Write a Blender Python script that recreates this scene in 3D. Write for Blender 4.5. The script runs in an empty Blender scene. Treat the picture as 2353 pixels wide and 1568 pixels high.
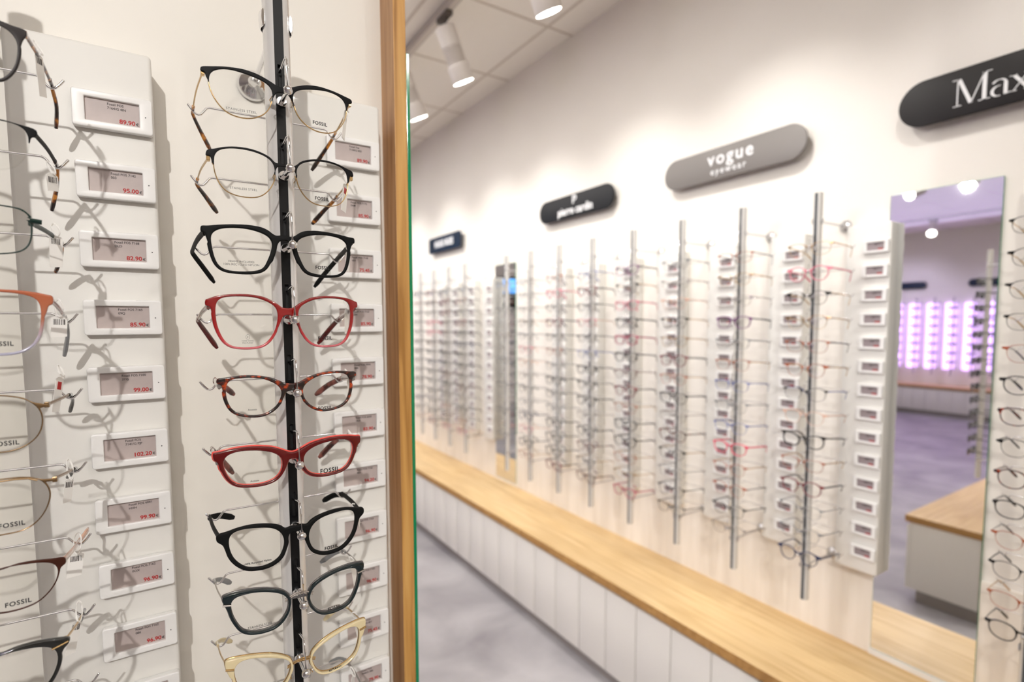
import bpy, bmesh, math, random
from mathutils import Vector, Matrix
from mathutils.geometry import delaunay_2d_cdt

# ------------------------------------------------------------------ scene, camera, light level
sc = bpy.context.scene
C = sc.collection
H = 1.51                      # eye height of the camera above the floor
F, YAW, PIT, ROL, CX, CY = 1222.0, 0.5736, -0.0696, -0.003, 1176.5, 826.7

def cam_axes():
    cy, sy = math.cos(YAW), math.sin(YAW)
    f = Vector((sy, cy, 0)); r = Vector((cy, -sy, 0)); u = Vector((0, 0, 1))
    f2 = f*math.cos(PIT)+u*math.sin(PIT); u2 = u*math.cos(PIT)-f*math.sin(PIT)
    r2 = r*math.cos(ROL)+u2*math.sin(ROL); u3 = u2*math.cos(ROL)-r*math.sin(ROL)
    return r2, u3, f2
CR, CU, CF = cam_axes()
def ray(px, py): return CR*((px-CX)/F) - CU*((py-CY)/F) + CF
def atY(px, py, Y):
    d = ray(px, py); return d*(Y/d.y)+Vector((0, 0, H))

cd = bpy.data.cameras.new('camera'); cam = bpy.data.objects.new('camera', cd); C.objects.link(cam)
cam.matrix_world = Matrix(((CR.x, CU.x, -CF.x, 0), (CR.y, CU.y, -CF.y, 0), (CR.z, CU.z, -CF.z, H), (0, 0, 0, 1)))
cd.sensor_width = 36; cd.lens = F*36/2353; cd.shift_y = (CY-784)/2353
cd.clip_start = 0.02; cd.clip_end = 60
cd.dof.use_dof = True; cd.dof.focus_distance = 0.535; cd.dof.aperture_fstop = 3.6; cd.dof.aperture_blades = 0
sc.camera = cam
sc.view_settings.view_transform = 'Standard'; sc.view_settings.look = 'None'
sc.view_settings.exposure = 0.28; sc.view_settings.gamma = 1.0; sc.view_settings.use_curve_mapping = False
sc.cycles.transparent_max_bounces = 30; sc.cycles.max_bounces = 7; sc.cycles.diffuse_bounces = 5; sc.cycles.glossy_bounces = 4; sc.cycles.caustics_reflective = False; sc.cycles.caustics_refractive = False; sc.cycles.use_adaptive_sampling = True; sc.cycles.adaptive_threshold = .2
sc.cycles.sample_clamp_indirect = 6.0
w = bpy.data.worlds.new('world'); sc.world = w; w.use_nodes = True
w.node_tree.nodes['Background'].inputs[0].default_value = (1, .95, .9, 1)
w.node_tree.nodes['Background'].inputs[1].default_value = 0.12

def area_light(name, loc, rot, sx, sy, watts, col):
    d = bpy.data.lights.new(name, 'AREA'); d.shape = 'RECTANGLE'; d.size = sx; d.size_y = sy; d.energy = watts; d.color = col
    o = bpy.data.objects.new(name, d); C.objects.link(o); o.location = loc; o.rotation_euler = rot; return o
# soft fill lights added just under the ceiling, with no fixtures behind them
area_light('ceiling_fill_area', (0.0, -1.8, 2.94), (0, 0, 0), 2.6, 2.4, 24, (1, .975, .945))
area_light('ceiling_fill_area', (-.5, 3.2, 2.94), (0, 0, 0), 3.0, 4.6, 66, (1, .98, .955))
area_light('ceiling_fill_area', (-4.4, 3.4, 2.94), (0, 0, 0), 3.0, 4.0, 14, (.74, .64, 1))

# ------------------------------------------------------------------ materials
MATS = {}
def mat(name, col, rough=.5, metal=0.0, **k):
    if name in MATS: return MATS[name]
    m = bpy.data.materials.new(name); m.use_nodes = True; b = m.node_tree.nodes['Principled BSDF']
    b.inputs['Base Color'].default_value = (*col, 1); b.inputs['Roughness'].default_value = rough
    b.inputs['Metallic'].default_value = metal
    if 'coat' in k: b.inputs['Coat Weight'].default_value = k['coat']; b.inputs['Coat Roughness'].default_value = .05
    if 'trans' in k: b.inputs['Transmission Weight'].default_value = k['trans']
    if 'spec' in k: b.inputs['Specular IOR Level'].default_value = k['spec']
    if 'alpha' in k: b.inputs['Alpha'].default_value = k['alpha']
    if 'emit' in k:
        b.inputs['Emission Color'].default_value = (*k['emit'], 1); b.inputs['Emission Strength'].default_value = k['es']
    MATS[name] = m; return m
def nodes(m): return m.node_tree.nodes, m.node_tree.links, m.node_tree.nodes['Principled BSDF']
def srgb(r, g, b): return tuple(((c/255)/12.92 if c/255 <= .04045 else ((c/255+.055)/1.055)**2.4) for c in (r, g, b))
def noise_mix(m, c1, c2, scale, stretch=(1, 1, 1), detail=4, lo=.35, hi=.65, extra=None, dist=0.0, rough_bump=0):
    n, l, b = nodes(m)
    tc = n.new('ShaderNodeTexCoord'); mp = n.new('ShaderNodeMapping'); mp.inputs['Scale'].default_value = stretch
    nz = n.new('ShaderNodeTexNoise'); nz.inputs['Scale'].default_value = scale; nz.inputs['Detail'].default_value = detail
    nz.inputs['Distortion'].default_value = dist
    cr = n.new('ShaderNodeValToRGB'); cr.color_ramp.elements[0].position = lo; cr.color_ramp.elements[1].position = hi
    cr.color_ramp.elements[0].color = (*c1, 1); cr.color_ramp.elements[1].color = (*c2, 1)
    if extra:
        for p, c in extra:
            e = cr.color_ramp.elements.new(p); e.color = (*c, 1)
    l.new(tc.outputs['Object'], mp.inputs[0]); l.new(mp.outputs[0], nz.inputs[0]); l.new(nz.outputs[0], cr.inputs[0]); l.new(cr.outputs[0], b.inputs['Base Color'])
    if rough_bump:
        bp = n.new('ShaderNodeBump'); bp.inputs['Strength'].default_value = rough_bump; bp.inputs['Distance'].default_value = .001
        l.new(nz.outputs[0], bp.inputs['Height']); l.new(bp.outputs[0], b.inputs['Normal'])
    return m
WALL = noise_mix(mat('wall_paint', srgb(236, 231, 222), .7), srgb(235, 230, 221), srgb(238, 233, 225), 2.0)
WALLC = noise_mix(mat('cream_wall_board', srgb(234, 230, 222), .5), srgb(232, 228, 219), srgb(237, 233, 226), 2.5)
CEIL = mat('ceiling_tile', srgb(246, 241, 233), .85)
GRID = mat('ceiling_grid', srgb(214, 205, 194), .8)
PANEL = mat('white_laminate_panel', srgb(230, 228, 223), .5)
BEZEL = mat('white_label_plastic', srgb(238, 237, 235), .35)
SCREEN = noise_mix(mat('grey_paper_display', srgb(186, 172, 168), .45), srgb(176, 163, 160), srgb(192, 178, 174), 30)
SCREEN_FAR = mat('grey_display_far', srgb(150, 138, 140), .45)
INK = mat('dark_ink', srgb(60, 54, 54), .6)
INKB = mat('black_ink', srgb(18, 18, 20), .4)
RED = mat('red_ink', srgb(176, 34, 34), .6)
CHROME = mat('chrome', (.82, .82, .83), .08, 1.0)
CHROMEF = mat('satin_chrome', (.62, .62, .63), .25, 1.0)
TUBE = mat('white_lacquered_tube', srgb(226, 224, 222), .22, .25, coat=.6)
TUBEF = mat('silver_tube', srgb(216, 214, 210), .3, .12, coat=.3)
BLACKG = mat('black_gloss_plastic', (.003, .003, .0035), .28, spec=.3)
CHANF = mat('black_channel_sheen', srgb(84, 88, 90), .2, coat=.4)  # black strip of the far rods, greyed: bright reflections put into its colour
SLOT = mat('slot_dark', (.001, .001, .001), .6)
GREY_KICK = mat('grey_plinth', srgb(146, 139, 134), .6)
FRONT = mat('white_bench_front', srgb(226, 222, 215), .4)
GAP = mat('shadow_gap_strip', srgb(120, 120, 112), .5)
GREENG = mat('green_glass_edge', srgb(0, 132, 84), .12, 0, coat=.4)
MIRROR = mat('mirror_silver', (.93, .94, .94), .015, 1.0)
TAGM = mat('white_tag_paper', srgb(240, 238, 234), .5)
SIGNK = mat('charcoal_sign', srgb(24, 25, 28), .45, spec=.35)
SIGNG = mat('grey_metal_sign', srgb(122, 117, 113), .4, .15)
SIGNN = mat('navy_sign', srgb(16, 34, 56), .45, spec=.35)
SIGNB = mat('black_sign', srgb(22, 18, 17), .45, spec=.35)
WHITE_T = mat('white_lettering', srgb(240, 240, 240), .5)
LAMPW = mat('white_lamp_housing', srgb(222, 216, 210), .4)
LAMPD = mat('dark_connector', srgb(92, 84, 78), .5)
TRACK = mat('grey_track', srgb(196, 188, 180), .5)
LAMPE = mat('lamp_glow', (1, 1, 1), .5, emit=(1, .95, .88), es=14)
VIOLET = mat('violet_backlight', (.8, .6, 1), .5, emit=(.66, .40, 1.0), es=2.4)
SCR_BLUE = mat('blue_screen', (.1, .3, .9), .4, emit=(.12, .42, .95), es=1.6)
SCR_DARK = mat('dark_screen', (.01, .01, .012), .2)

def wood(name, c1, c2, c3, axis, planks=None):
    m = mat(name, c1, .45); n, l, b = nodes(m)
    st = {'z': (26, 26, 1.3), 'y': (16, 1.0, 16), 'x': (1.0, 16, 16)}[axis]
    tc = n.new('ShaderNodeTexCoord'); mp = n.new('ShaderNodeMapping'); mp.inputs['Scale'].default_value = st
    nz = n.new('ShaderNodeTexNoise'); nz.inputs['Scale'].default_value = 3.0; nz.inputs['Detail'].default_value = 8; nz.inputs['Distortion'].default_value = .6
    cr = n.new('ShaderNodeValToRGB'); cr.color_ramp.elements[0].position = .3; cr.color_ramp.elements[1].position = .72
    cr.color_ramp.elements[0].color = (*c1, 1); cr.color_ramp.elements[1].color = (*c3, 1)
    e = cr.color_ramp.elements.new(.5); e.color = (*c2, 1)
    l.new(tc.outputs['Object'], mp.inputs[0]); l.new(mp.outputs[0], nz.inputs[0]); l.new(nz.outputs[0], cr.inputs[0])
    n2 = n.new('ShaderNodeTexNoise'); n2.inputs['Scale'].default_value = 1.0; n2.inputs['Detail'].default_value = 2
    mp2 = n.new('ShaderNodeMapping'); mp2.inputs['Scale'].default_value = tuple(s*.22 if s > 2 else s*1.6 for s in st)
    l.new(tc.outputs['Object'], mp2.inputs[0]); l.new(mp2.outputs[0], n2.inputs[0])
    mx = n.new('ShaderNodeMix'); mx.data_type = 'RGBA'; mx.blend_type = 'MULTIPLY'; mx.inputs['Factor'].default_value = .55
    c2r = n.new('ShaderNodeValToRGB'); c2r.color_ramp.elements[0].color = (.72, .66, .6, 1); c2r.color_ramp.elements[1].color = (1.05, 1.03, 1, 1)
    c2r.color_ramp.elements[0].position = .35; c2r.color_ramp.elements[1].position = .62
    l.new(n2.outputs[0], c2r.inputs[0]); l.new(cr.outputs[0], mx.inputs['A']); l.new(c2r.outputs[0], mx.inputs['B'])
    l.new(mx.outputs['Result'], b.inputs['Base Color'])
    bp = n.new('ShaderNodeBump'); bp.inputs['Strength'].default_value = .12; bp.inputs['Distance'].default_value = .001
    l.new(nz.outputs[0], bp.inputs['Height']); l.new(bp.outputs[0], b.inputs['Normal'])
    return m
OAKP = wood('oak_post', srgb(164, 116, 54), srgb(204, 154, 84), srgb(222, 178, 108), 'z')
OAKS = wood('oak_post_side', srgb(160, 116, 74), srgb(196, 150, 104), srgb(214, 174, 130), 'z')
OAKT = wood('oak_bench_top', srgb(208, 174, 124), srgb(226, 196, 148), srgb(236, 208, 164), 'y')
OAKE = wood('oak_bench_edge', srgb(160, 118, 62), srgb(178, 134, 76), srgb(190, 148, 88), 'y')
OAKX = wood('oak_top_cross', srgb(208, 174, 122), srgb(226, 196, 146), srgb(236, 208, 162), 'x')
PALEW = noise_mix(mat('pale_wood_backboard', srgb(232, 226, 216), .5), srgb(226, 219, 208), srgb(238, 232, 223), 3.0, (8, 8, .8))
FLOORM = mat('grey_concrete_floor', srgb(190, 186, 188), .42)
noise_mix(FLOORM, srgb(140, 136, 140), srgb(192, 189, 191), 2.6, (1, 1, 1), 5, .3, .72, dist=.5)

# frame materials
def grad_mat(name, stops, rough=.12, z0=-.03, z1=.025):
    m = mat(name, stops[0][1], rough, coat=.8); n, l, b = nodes(m)
    tc = n.new('ShaderNodeTexCoord'); sp = n.new('ShaderNodeSeparateXYZ'); mr = n.new('ShaderNodeMapRange')
    mr.inputs['From Min'].default_value = z0; mr.inputs['From Max'].default_value = z1
    cr = n.new('ShaderNodeValToRGB')
    cr.color_ramp.elements[0].position = stops[0][0]; cr.color_ramp.elements[0].color = (*stops[0][1], 1)
    cr.color_ramp.elements[1].position = stops[-1][0]; cr.color_ramp.elements[1].color = (*stops[-1][1], 1)
    for p, c in stops[1:-1]:
        e = cr.color_ramp.elements.new(p); e.color = (*c, 1)
    l.new(tc.outputs['Object'], sp.inputs[0]); l.new(sp.outputs['Z'], mr.inputs['Value']); l.new(mr.outputs[0], cr.inputs[0]); l.new(cr.outputs[0], b.inputs['Base Color'])
    return m
MB = mat('matt_black_metal', (.0035, .0035, .004), .55, spec=.18)
MBN = mat('matt_black_nylon', (.0035, .0038, .0038), .6, spec=.18)
GOLD = mat('pale_gold_metal', srgb(206, 174, 124), .16, 1.0)
GOLDD = mat('antique_gold_metal', srgb(150, 124, 92), .2, 1.0)
SILV = mat('silver_metal', srgb(190, 184, 178), .2, 1.0)
PLUM = mat('plum_black_metal', srgb(20, 7, 7), .4, .2)
PINE = mat('dark_green_metal', srgb(16, 46, 40), .35, .3)
BRWN = mat('brown_metal', srgb(66, 28, 12), .35, .3)
TORT = noise_mix(mat('tortoiseshell_acetate', (.05, .02, .01), .12, coat=.8), srgb(22, 6, 4), srgb(186, 66, 12), 150, (1, 1, 1.4), 2, .45, .68, extra=[(.56, srgb(80, 22, 6))])
TORTL = noise_mix(mat('light_tortoiseshell_acetate', (.05, .02, .01), .15, coat=.8), srgb(30, 18, 12), srgb(200, 128, 44), 90, (1, 1, 1), 2, .44, .60, extra=[(.52, srgb(110, 60, 22))])
TORTR = noise_mix(mat('red_brown_acetate', (.05, .02, .01), .15, coat=.8), srgb(70, 30, 24), srgb(150, 84, 74), 80, (1, 1, 1), 2, .4, .6)
REDG = grad_mat('red_to_pink_acetate', [(0, srgb(206, 110, 118)), (.2, srgb(188, 52, 58)), (.45, srgb(150, 8, 8)), (1, srgb(128, 2, 2))])
REDD = mat('dark_red_acetate', srgb(92, 10, 8), .2, coat=.4)
REDF = mat('deep_red_acetate', srgb(92, 1, 1), .14, coat=.3)
CORAL = mat('coral_acetate', srgb(238, 82, 72), .15, coat=.8)
OCHR = grad_mat('orange_to_blue_acetate', [(0, srgb(170, 172, 196)), (.28, srgb(186, 176, 190)), (.55, srgb(178, 108, 78)), (1, srgb(176, 88, 50))])
TEAL = mat('dark_teal_acetate', srgb(13, 29, 33), .12, coat=.4)
TEALG = mat('grey_teal_edge', srgb(112, 108, 108), .2, .5)
CREAM = mat('cream_acetate', srgb(226, 210, 168), .15, coat=.8)
BLKG = mat('black_acetate', (.006, .007, .006), .1, coat=.8)
CLRT = mat('clear_smoke_acetate', srgb(176, 166, 160), .1, coat=.8, trans=.5)
CLRG = mat('clear_grey_acetate', srgb(150, 152, 154), .1, coat=.8, trans=.3)
NAVY = mat('navy_acetate', srgb(30, 44, 84), .15, coat=.8)
BLUE = mat('blue_acetate', srgb(70, 92, 168), .15, coat=.8)
MAGE = mat('magenta_acetate', srgb(180, 34, 84), .15, coat=.8)
PINK = mat('pink_acetate', srgb(226, 128, 146), .15, coat=.8)
HOTP = mat('hot_pink_acetate', srgb(232, 24, 86), .15, coat=.8)
PURP = mat('purple_acetate', srgb(112, 34, 112), .15, coat=.8)
RUST = mat('rust_acetate', srgb(168, 84, 40), .15, coat=.8)
WINE = mat('wine_acetate', srgb(122, 18, 34), .15, coat=.8)
PEAC = mat('peach_acetate', srgb(226, 182, 158), .15, coat=.8)

def lens_mat(name, tint, k):
    m = bpy.data.materials.new(name); m.use_nodes = True; n, l = m.node_tree.nodes, m.node_tree.links; n.clear()
    o = n.new('ShaderNodeOutputMaterial'); mx = n.new('ShaderNodeMixShader'); t = n.new('ShaderNodeBsdfTransparent'); g = n.new('ShaderNodeBsdfGlossy'); fr = n.new('ShaderNodeFresnel')
    fr.inputs['IOR'].default_value = k; g.inputs['Roughness'].default_value = .03; t.inputs[0].default_value = (*tint, 1)
    gm = n.new('ShaderNodeNewGeometry'); iv = n.new('ShaderNodeMath'); iv.operation = 'SUBTRACT'; iv.inputs[0].default_value = 1; mu = n.new('ShaderNodeMath'); mu.operation = 'MULTIPLY'
    l.new(gm.outputs['Backfacing'], iv.inputs[1]); l.new(iv.outputs[0], mu.inputs[0]); l.new(fr.outputs[0], mu.inputs[1])
    l.new(mu.outputs[0], mx.inputs[0]); l.new(t.outputs[0], mx.inputs[1]); l.new(g.outputs[0], mx.inputs[2]); l.new(mx.outputs[0], o.inputs[0]); return m
LENS = lens_mat('clear_demo_lens', (.985, .985, .98), 1.28)
SUNL = lens_mat('dark_sun_lens', (.06, .06, .07), 1.5)
PADM = lens_mat('clear_silicone', (.86, .86, .85), 1.5)

# ------------------------------------------------------------------ mesh helpers
def link(name, me, m, parent=None, smooth=False, loc=None):
    ms = m if isinstance(m, (list, tuple)) else [m]
    if not me.materials:
        for x in ms: me.materials.append(x)
    if smooth:
        for p in me.polygons: p.use_smooth = True
    o = bpy.data.objects.new(name, me); C.objects.link(o)
    if parent is not None: o.parent = parent
    if loc is not None: o.location = loc
    return o
def mesh(v, f, name='mesh'):
    me = bpy.data.meshes.new(name); me.from_pydata([tuple(p) for p in v], [], f); me.update(); return me
class MBuf:
    def __init__(s): s.v = []; s.f = []; s.mi = []
    def add(s, v, f, mi=0):
        b = len(s.v); s.v += [tuple(p) for p in v]; s.f += [[i+b for i in q] for q in f]; s.mi += [mi]*len(f); return s
    def box(s, a, b, mi=0):
        x0, y0, z0 = a; x1, y1, z1 = b
        v = [(x0, y0, z0), (x1, y0, z0), (x1, y1, z0), (x0, y1, z0), (x0, y0, z1), (x1, y0, z1), (x1, y1, z1), (x0, y1, z1)]
        return s.add(v, [[3, 2, 1, 0], [4, 5, 6, 7], [0, 1, 5, 4], [1, 2, 6, 5], [2, 3, 7, 6], [3, 0, 4, 7]], mi)
    def sweep(s, path, ra, rb=None, n=8, up=(0, 0, 1), mi=0, closed=False):
        path = [Vector(p) for p in path]; k = len(path)
        ra = ra if isinstance(ra, (list, tuple)) else [ra]*k
        rb = ra if rb is None else (rb if isinstance(rb, (list, tuple)) else [rb]*k)
        v = []; upv = Vector(up)
        for i, p in enumerate(path):
            if closed: t = path[(i+1) % k]-path[i-1]
            else: t = path[min(i+1, k-1)]-path[max(i-1, 0)]
            t.normalize(); sd = t.cross(upv)
            if sd.length < .05: sd = t.cross(Vector((0, 1, 0))) if abs(t.y) < .9 else t.cross(Vector((1, 0, 0)))
            sd.normalize(); u2 = sd.cross(t).normalized()
            for j in range(n):
                a = 2*math.pi*j/n; v.append(p+sd*(ra[i]*math.cos(a))+u2*(rb[i]*math.sin(a)))
        f = []
        for i in range(k if closed else k-1):
            i2 = (i+1) % k
            for j in range(n):
                f.append([i*n+j, i*n+(j+1) % n, i2*n+(j+1) % n, i2*n+j])
        if not closed: f.append(list(range(n))[::-1]); f.append([(k-1)*n+j for j in range(n)])
        return s.add(v, f, mi)
    def lathe(s, prof, origin, axis, n=24, mi=0):
        axis = Vector(axis).normalized(); o = Vector(origin)
        a1 = axis.orthogonal().normalized(); a2 = axis.cross(a1); v = []
        for r, h in prof:
            for j in range(n):
                a = 2*math.pi*j/n; v.append(o+axis*h+(a1*math.cos(a)+a2*math.sin(a))*max(r, 1e-5))
        f = []
        for i in range(len(prof)-1):
            for j in range(n): f.append([i*n+j, i*n+(j+1) % n, (i+1)*n+(j+1) % n, (i+1)*n+j])
        f.append(list(range(n))[::-1]); f.append([(len(prof)-1)*n+j for j in range(n)])
        return s.add(v, f, mi)
    def ball(s, c, r, n=16, mi=0, sc3=(1, 1, 1)):
        v = []; f = []; m = n//2
        for i in range(m+1):
            th = math.pi*i/m
            for j in range(n):
                ph = 2*math.pi*j/n
                v.append((c[0]+sc3[0]*r*math.sin(th)*math.cos(ph), c[1]+sc3[1]*r*math.sin(th)*math.sin(ph), c[2]+sc3[2]*r*math.cos(th)))
        for i in range(m):
            for j in range(n): f.append([i*n+j, (i+1)*n+j, (i+1)*n+(j+1) % n, i*n+(j+1) % n])
        return s.add(v, f, mi)
    def mesh(s, name='mesh', bevel=0, seg=2, weld=True):
        me = mesh(s.v, s.f, name)
        for p, i in zip(me.polygons, s.mi): p.material_index = i
        bm = bmesh.new(); bm.from_mesh(me)
        if weld: bmesh.ops.remove_doubles(bm, verts=bm.verts, dist=1e-6)
        bmesh.ops.recalc_face_normals(bm, faces=bm.faces)
        if bevel: bmesh.ops.bevel(bm, geom=bm.edges[:], offset=bevel, segments=seg, affect='EDGES', profile=.5, clamp_overlap=True)
        bm.to_mesh(me); bm.free(); return me
    def obj(s, name, m, parent=None, smooth=False, bevel=0, loc=None, seg=2):
        return link(name, s.mesh(name, bevel, seg), m, parent, smooth, loc)
def autosmooth(o, ang=35):
    me = o.data
    for p in me.polygons: p.use_smooth = True
    try: me.set_sharp_from_angle(angle=math.radians(ang))
    except Exception: pass
    return o

def tag(o, label=None, cat=None, group=None, kind=None):
    if label: o['label'] = label
    if cat: o['category'] = cat
    if group: o['group'] = group
    if kind: o['kind'] = kind
    return o
def struct(name, mb, m, bevel=0):
    return tag(mb.obj(name, m, bevel=bevel), kind='structure')
def empty(name, loc, rz=0):
    o = bpy.data.objects.new(name, None); o.empty_display_size = .02; C.objects.link(o); o.location = loc; o.rotation_euler = (0, 0, rz); return o
KIDS = {}
def copy_tree(o, parent=None):
    c = o.copy(); C.objects.link(c)
    if parent is not None: c.parent = parent
    for ch in list(o.children): copy_tree(ch, c)
    return c

TS = bpy.data.scenes.new('scratch')
def eval_curve(cu):
    o = bpy.data.objects.new('c', cu); TS.collection.objects.link(o)
    vl = TS.view_layers[0]; vl.update(); dg = vl.depsgraph
    me = bpy.data.meshes.new_from_object(o.evaluated_get(dg))
    bpy.data.objects.remove(o); bpy.data.curves.remove(cu); return me
# plate from 2D outlines: x right, z up (mm), extruded along y, bent backwards by K*x^2
KW = 1.2
def unloop(p, closed=True):
    i = 0; p = list(p)
    while i < len(p)-1:
        n = len(p); a, b = p[i], p[i+1]; hit = None
        for j in range(i+2, min(i+40, n-1)):
            c, d = p[j], p[j+1]
            r = (b[0]-a[0], b[1]-a[1]); q = (d[0]-c[0], d[1]-c[1]); den = r[0]*q[1]-r[1]*q[0]
            if abs(den) < 1e-15: continue
            t = ((c[0]-a[0])*q[1]-(c[1]-a[1])*q[0])/den; u = ((c[0]-a[0])*r[1]-(c[1]-a[1])*r[0])/den
            if 0 <= t <= 1 and 0 <= u <= 1: hit = (j, (a[0]+r[0]*t, a[1]+r[1]*t))
        if hit: p[i+1:hit[0]+1] = [hit[1]]
        i += 1
    return p
def plate(outer, holes, thick, bevel, y0=0.0, wrap=True, xoff=0.0, name='plate'):
    cu = bpy.data.curves.new('c', 'CURVE'); cu.dimensions = '2D'; cu.fill_mode = 'BOTH'
    cu.extrude = max(thick/2-bevel, 1e-5); cu.bevel_depth = bevel; cu.bevel_resolution = 2 if bevel > .0004 else 1; cu.offset = -bevel
    outer = unloop(outer); q = [outer[0]]
    for p in outer[1:]:
        if math.hypot(p[0]-q[-1][0], p[1]-q[-1][1]) > .00012: q.append(p)
    while math.hypot(q[-1][0]-q[0][0], q[-1][1]-q[0][1]) < .00012: q.pop()
    outer = q
    for pts in [outer]+holes:
        s = cu.splines.new('POLY'); s.points.add(len(pts)-1); s.use_cyclic_u = True
        for i, p in enumerate(pts): s.points[i].co = (p[0], p[1], 0, 1)
    me = eval_curve(cu); me.name = name
    for v in me.vertices:
        x, z, t = v.co; yy = -t+y0+(KW*(x-xoff)**2 if wrap else 0); v.co = (x, yy, z)
    bm = bmesh.new(); bm.from_mesh(me); bmesh.ops.remove_doubles(bm, verts=bm.verts, dist=2e-6); bmesh.ops.recalc_face_normals(bm, faces=bm.faces); bm.to_mesh(me); bm.free()
    me.materials.clear(); return me

def crom(pts, closed, sub):
    P = [Vector((p[0], p[1])) for p in pts]; n = len(P); out = []
    for i in range(n if closed else n-1):
        p0 = P[(i-1) % n] if closed or i > 0 else P[0]*2-P[1]
        p1 = P[i]; p2 = P[(i+1) % n]
        p3 = P[(i+2) % n] if closed or i+2 < n else P[-1]*2-P[-2]
        d1 = max((p1-p0).length**.5, 1e-6); d2 = max((p2-p1).length**.5, 1e-6); d3 = max((p3-p2).length**.5, 1e-6)
        t1 = d1; t2 = t1+d2; t3 = t2+d3
        for k in range(sub):
            t = t1+(t2-t1)*k/sub
            a1 = p0*((t1-t)/t1)+p1*(t/t1); a2 = p1*((t2-t)/(t2-t1))+p2*((t-t1)/(t2-t1)); a3 = p2*((t3-t)/(t3-t2))+p3*((t-t2)/(t3-t2))
            b1 = a1*((t2-t)/t2)+a2*(t/t2); b2 = a2*((t3-t)/(t3-t1))+a3*((t-t1)/(t3-t1))
            out.append(b1*((t2-t)/(t2-t1))+b2*((t-t1)/(t2-t1)))
    if not closed: out.append(P[-1])
    return [(p.x, p.y) for p in out]
def resample(pts, n):
    P = [Vector(p) for p in pts]; P.append(P[0]); L = [0]
    for i in range(1, len(P)): L.append(L[-1]+(P[i]-P[i-1]).length)
    out = []; j = 0
    for k in range(n):
        t = L[-1]*k/n
        while L[j+1] < t: j += 1
        f = (t-L[j])/max(L[j+1]-L[j], 1e-9); q = P[j].lerp(P[j+1], f); out.append((q.x, q.y))
    return out
def area(p): return sum(p[i][0]*p[(i+1) % len(p)][1]-p[(i+1) % len(p)][0]*p[i][1] for i in range(len(p)))/2
def smooth_poly(p, it=1):
    for _ in range(it):
        n = len(p); p = [((p[i-1][0]+2*p[i][0]+p[(i+1) % n][0])/4, (p[i-1][1]+2*p[i][1]+p[(i+1) % n][1])/4) for i in range(n)]
    return p
def offs(p, i, d):
    n = len(p); dx = p[(i+1) % n][0]-p[i-1][0]; dz = p[(i+1) % n][1]-p[i-1][1]; L = math.hypot(dx, dz) or 1
    return (p[i][0]+dz/L*d, p[i][1]-dx/L*d)

MM = .001
def outlines(sp, N=64, sub=4):
    lens = resample(crom(sp['lens'], True, 5), N)
    if area(lens) < 0: lens = lens[::-1]
    lens = smooth_poly(lens, 2)
    cl = lambda q: [(min(p[0], -.35), p[1]) for p in q]
    T0, N0 = list(map(tuple, sp['top'])), list(map(tuple, sp['nose']))
    if abs(T0[0][0]) < 4: T0[0] = (0.0, T0[0][1]); N0[-1] = (0.0, N0[-1][1])
    top = crom(T0, False, sub); nose = crom(N0, False, sub)
    if T0[0][0] == 0.0: top = top[:1]+cl(top[1:]); nose = cl(nose[:-1])+nose[-1:]
    near = lambda q: min(range(N), key=lambda i: (lens[i][0]-q[0])**2+(lens[i][1]-q[1])**2)
    s, e = near(top[-1]), near(nose[0])
    t = sp['t'] if isinstance(sp['t'], (list, tuple)) else [sp['t']]*3
    arc = []; cnt = (e-s) % N
    for k in range(1, cnt):
        f = k/cnt; d = (t[0]*(1-2*f)+t[1]*2*f) if f < .5 else (t[1]*(2-2*f)+t[2]*(2*f-1))
        arc.append(offs(lens, (s+k) % N, d))
    half = top+arc+nose
    # clean near-duplicate points
    h2 = [half[0]]
    for p in half[1:]:
        if math.hypot(p[0]-h2[-1][0], p[1]-h2[-1][1]) > .25: h2.append(p)
    return lens, h2
def sc_(pts, m=1): return [(m*p[0]*MM, p[1]*MM) for p in pts]

def temple_path(hx, hz, hy, bar, tip, side):
    # all in metres, local to the bridge point; bar=(x,z at y=.0985), tip=(x,z at y=.1305)
    s = side
    b = Vector((s*bar[0], .0985, bar[1])); h = Vector((s*hx, hy, hz)); t = Vector((s*tip[0], .1305, tip[1]))
    m = h.lerp(b, .5)+Vector((s*.0012, 0, .0006))
    h2 = h+Vector((s*.0006, .006, 0))
    k = b+Vector((-s*.0004, .008, -.0025)); q = b.lerp(t, .5)+Vector((s*.0015, .004, .0015))
    pts = [h, h2, m, b, k, q, t]
    out = []
    n = len(pts)
    for i in range(n-1):
        p0 = pts[i-1] if i else pts[0]*2-pts[1]; p1 = pts[i]; p2 = pts[i+1]; p3 = pts[i+2] if i+2 < n else pts[-1]*2-pts[-2]
        for j in range(4):
            u = j/4
            out.append(.5*((2*p1)+(p2-p0)*u+(2*p0-5*p1+4*p2-p3)*u*u+(-p0+3*p1-3*p2+p3)*u**3))
    out.append(pts[-1]); return out

_txt = {}
def text_mesh(body, size, ext=.00006, align='CENTER', bold=0, xs=1.0, sp=1.0):
    key = (body, size, align, bold, xs, sp)
    if key in _txt: return _txt[key]
    cu = bpy.data.curves.new('t', 'FONT'); cu.body = body; cu.size = size; cu.align_x = align; cu.align_y = 'CENTER'; cu.extrude = ext; cu.offset = bold; cu.space_character = sp; cu.resolution_u = 3
    me = eval_curve(cu)
    for v in me.vertices: v.co = (v.co.x*xs, -v.co.z, v.co.y)      # upright, facing -Y
    me.materials.clear(); _txt[key] = me; return me
def text(name, body, size, m, parent, loc, **k):
    me = text_mesh(body, size, **k)
    if me.materials and me.materials[0] != m: me = me.copy(); me.materials.clear()
    return link(name, me, m, parent, loc=loc)

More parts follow.
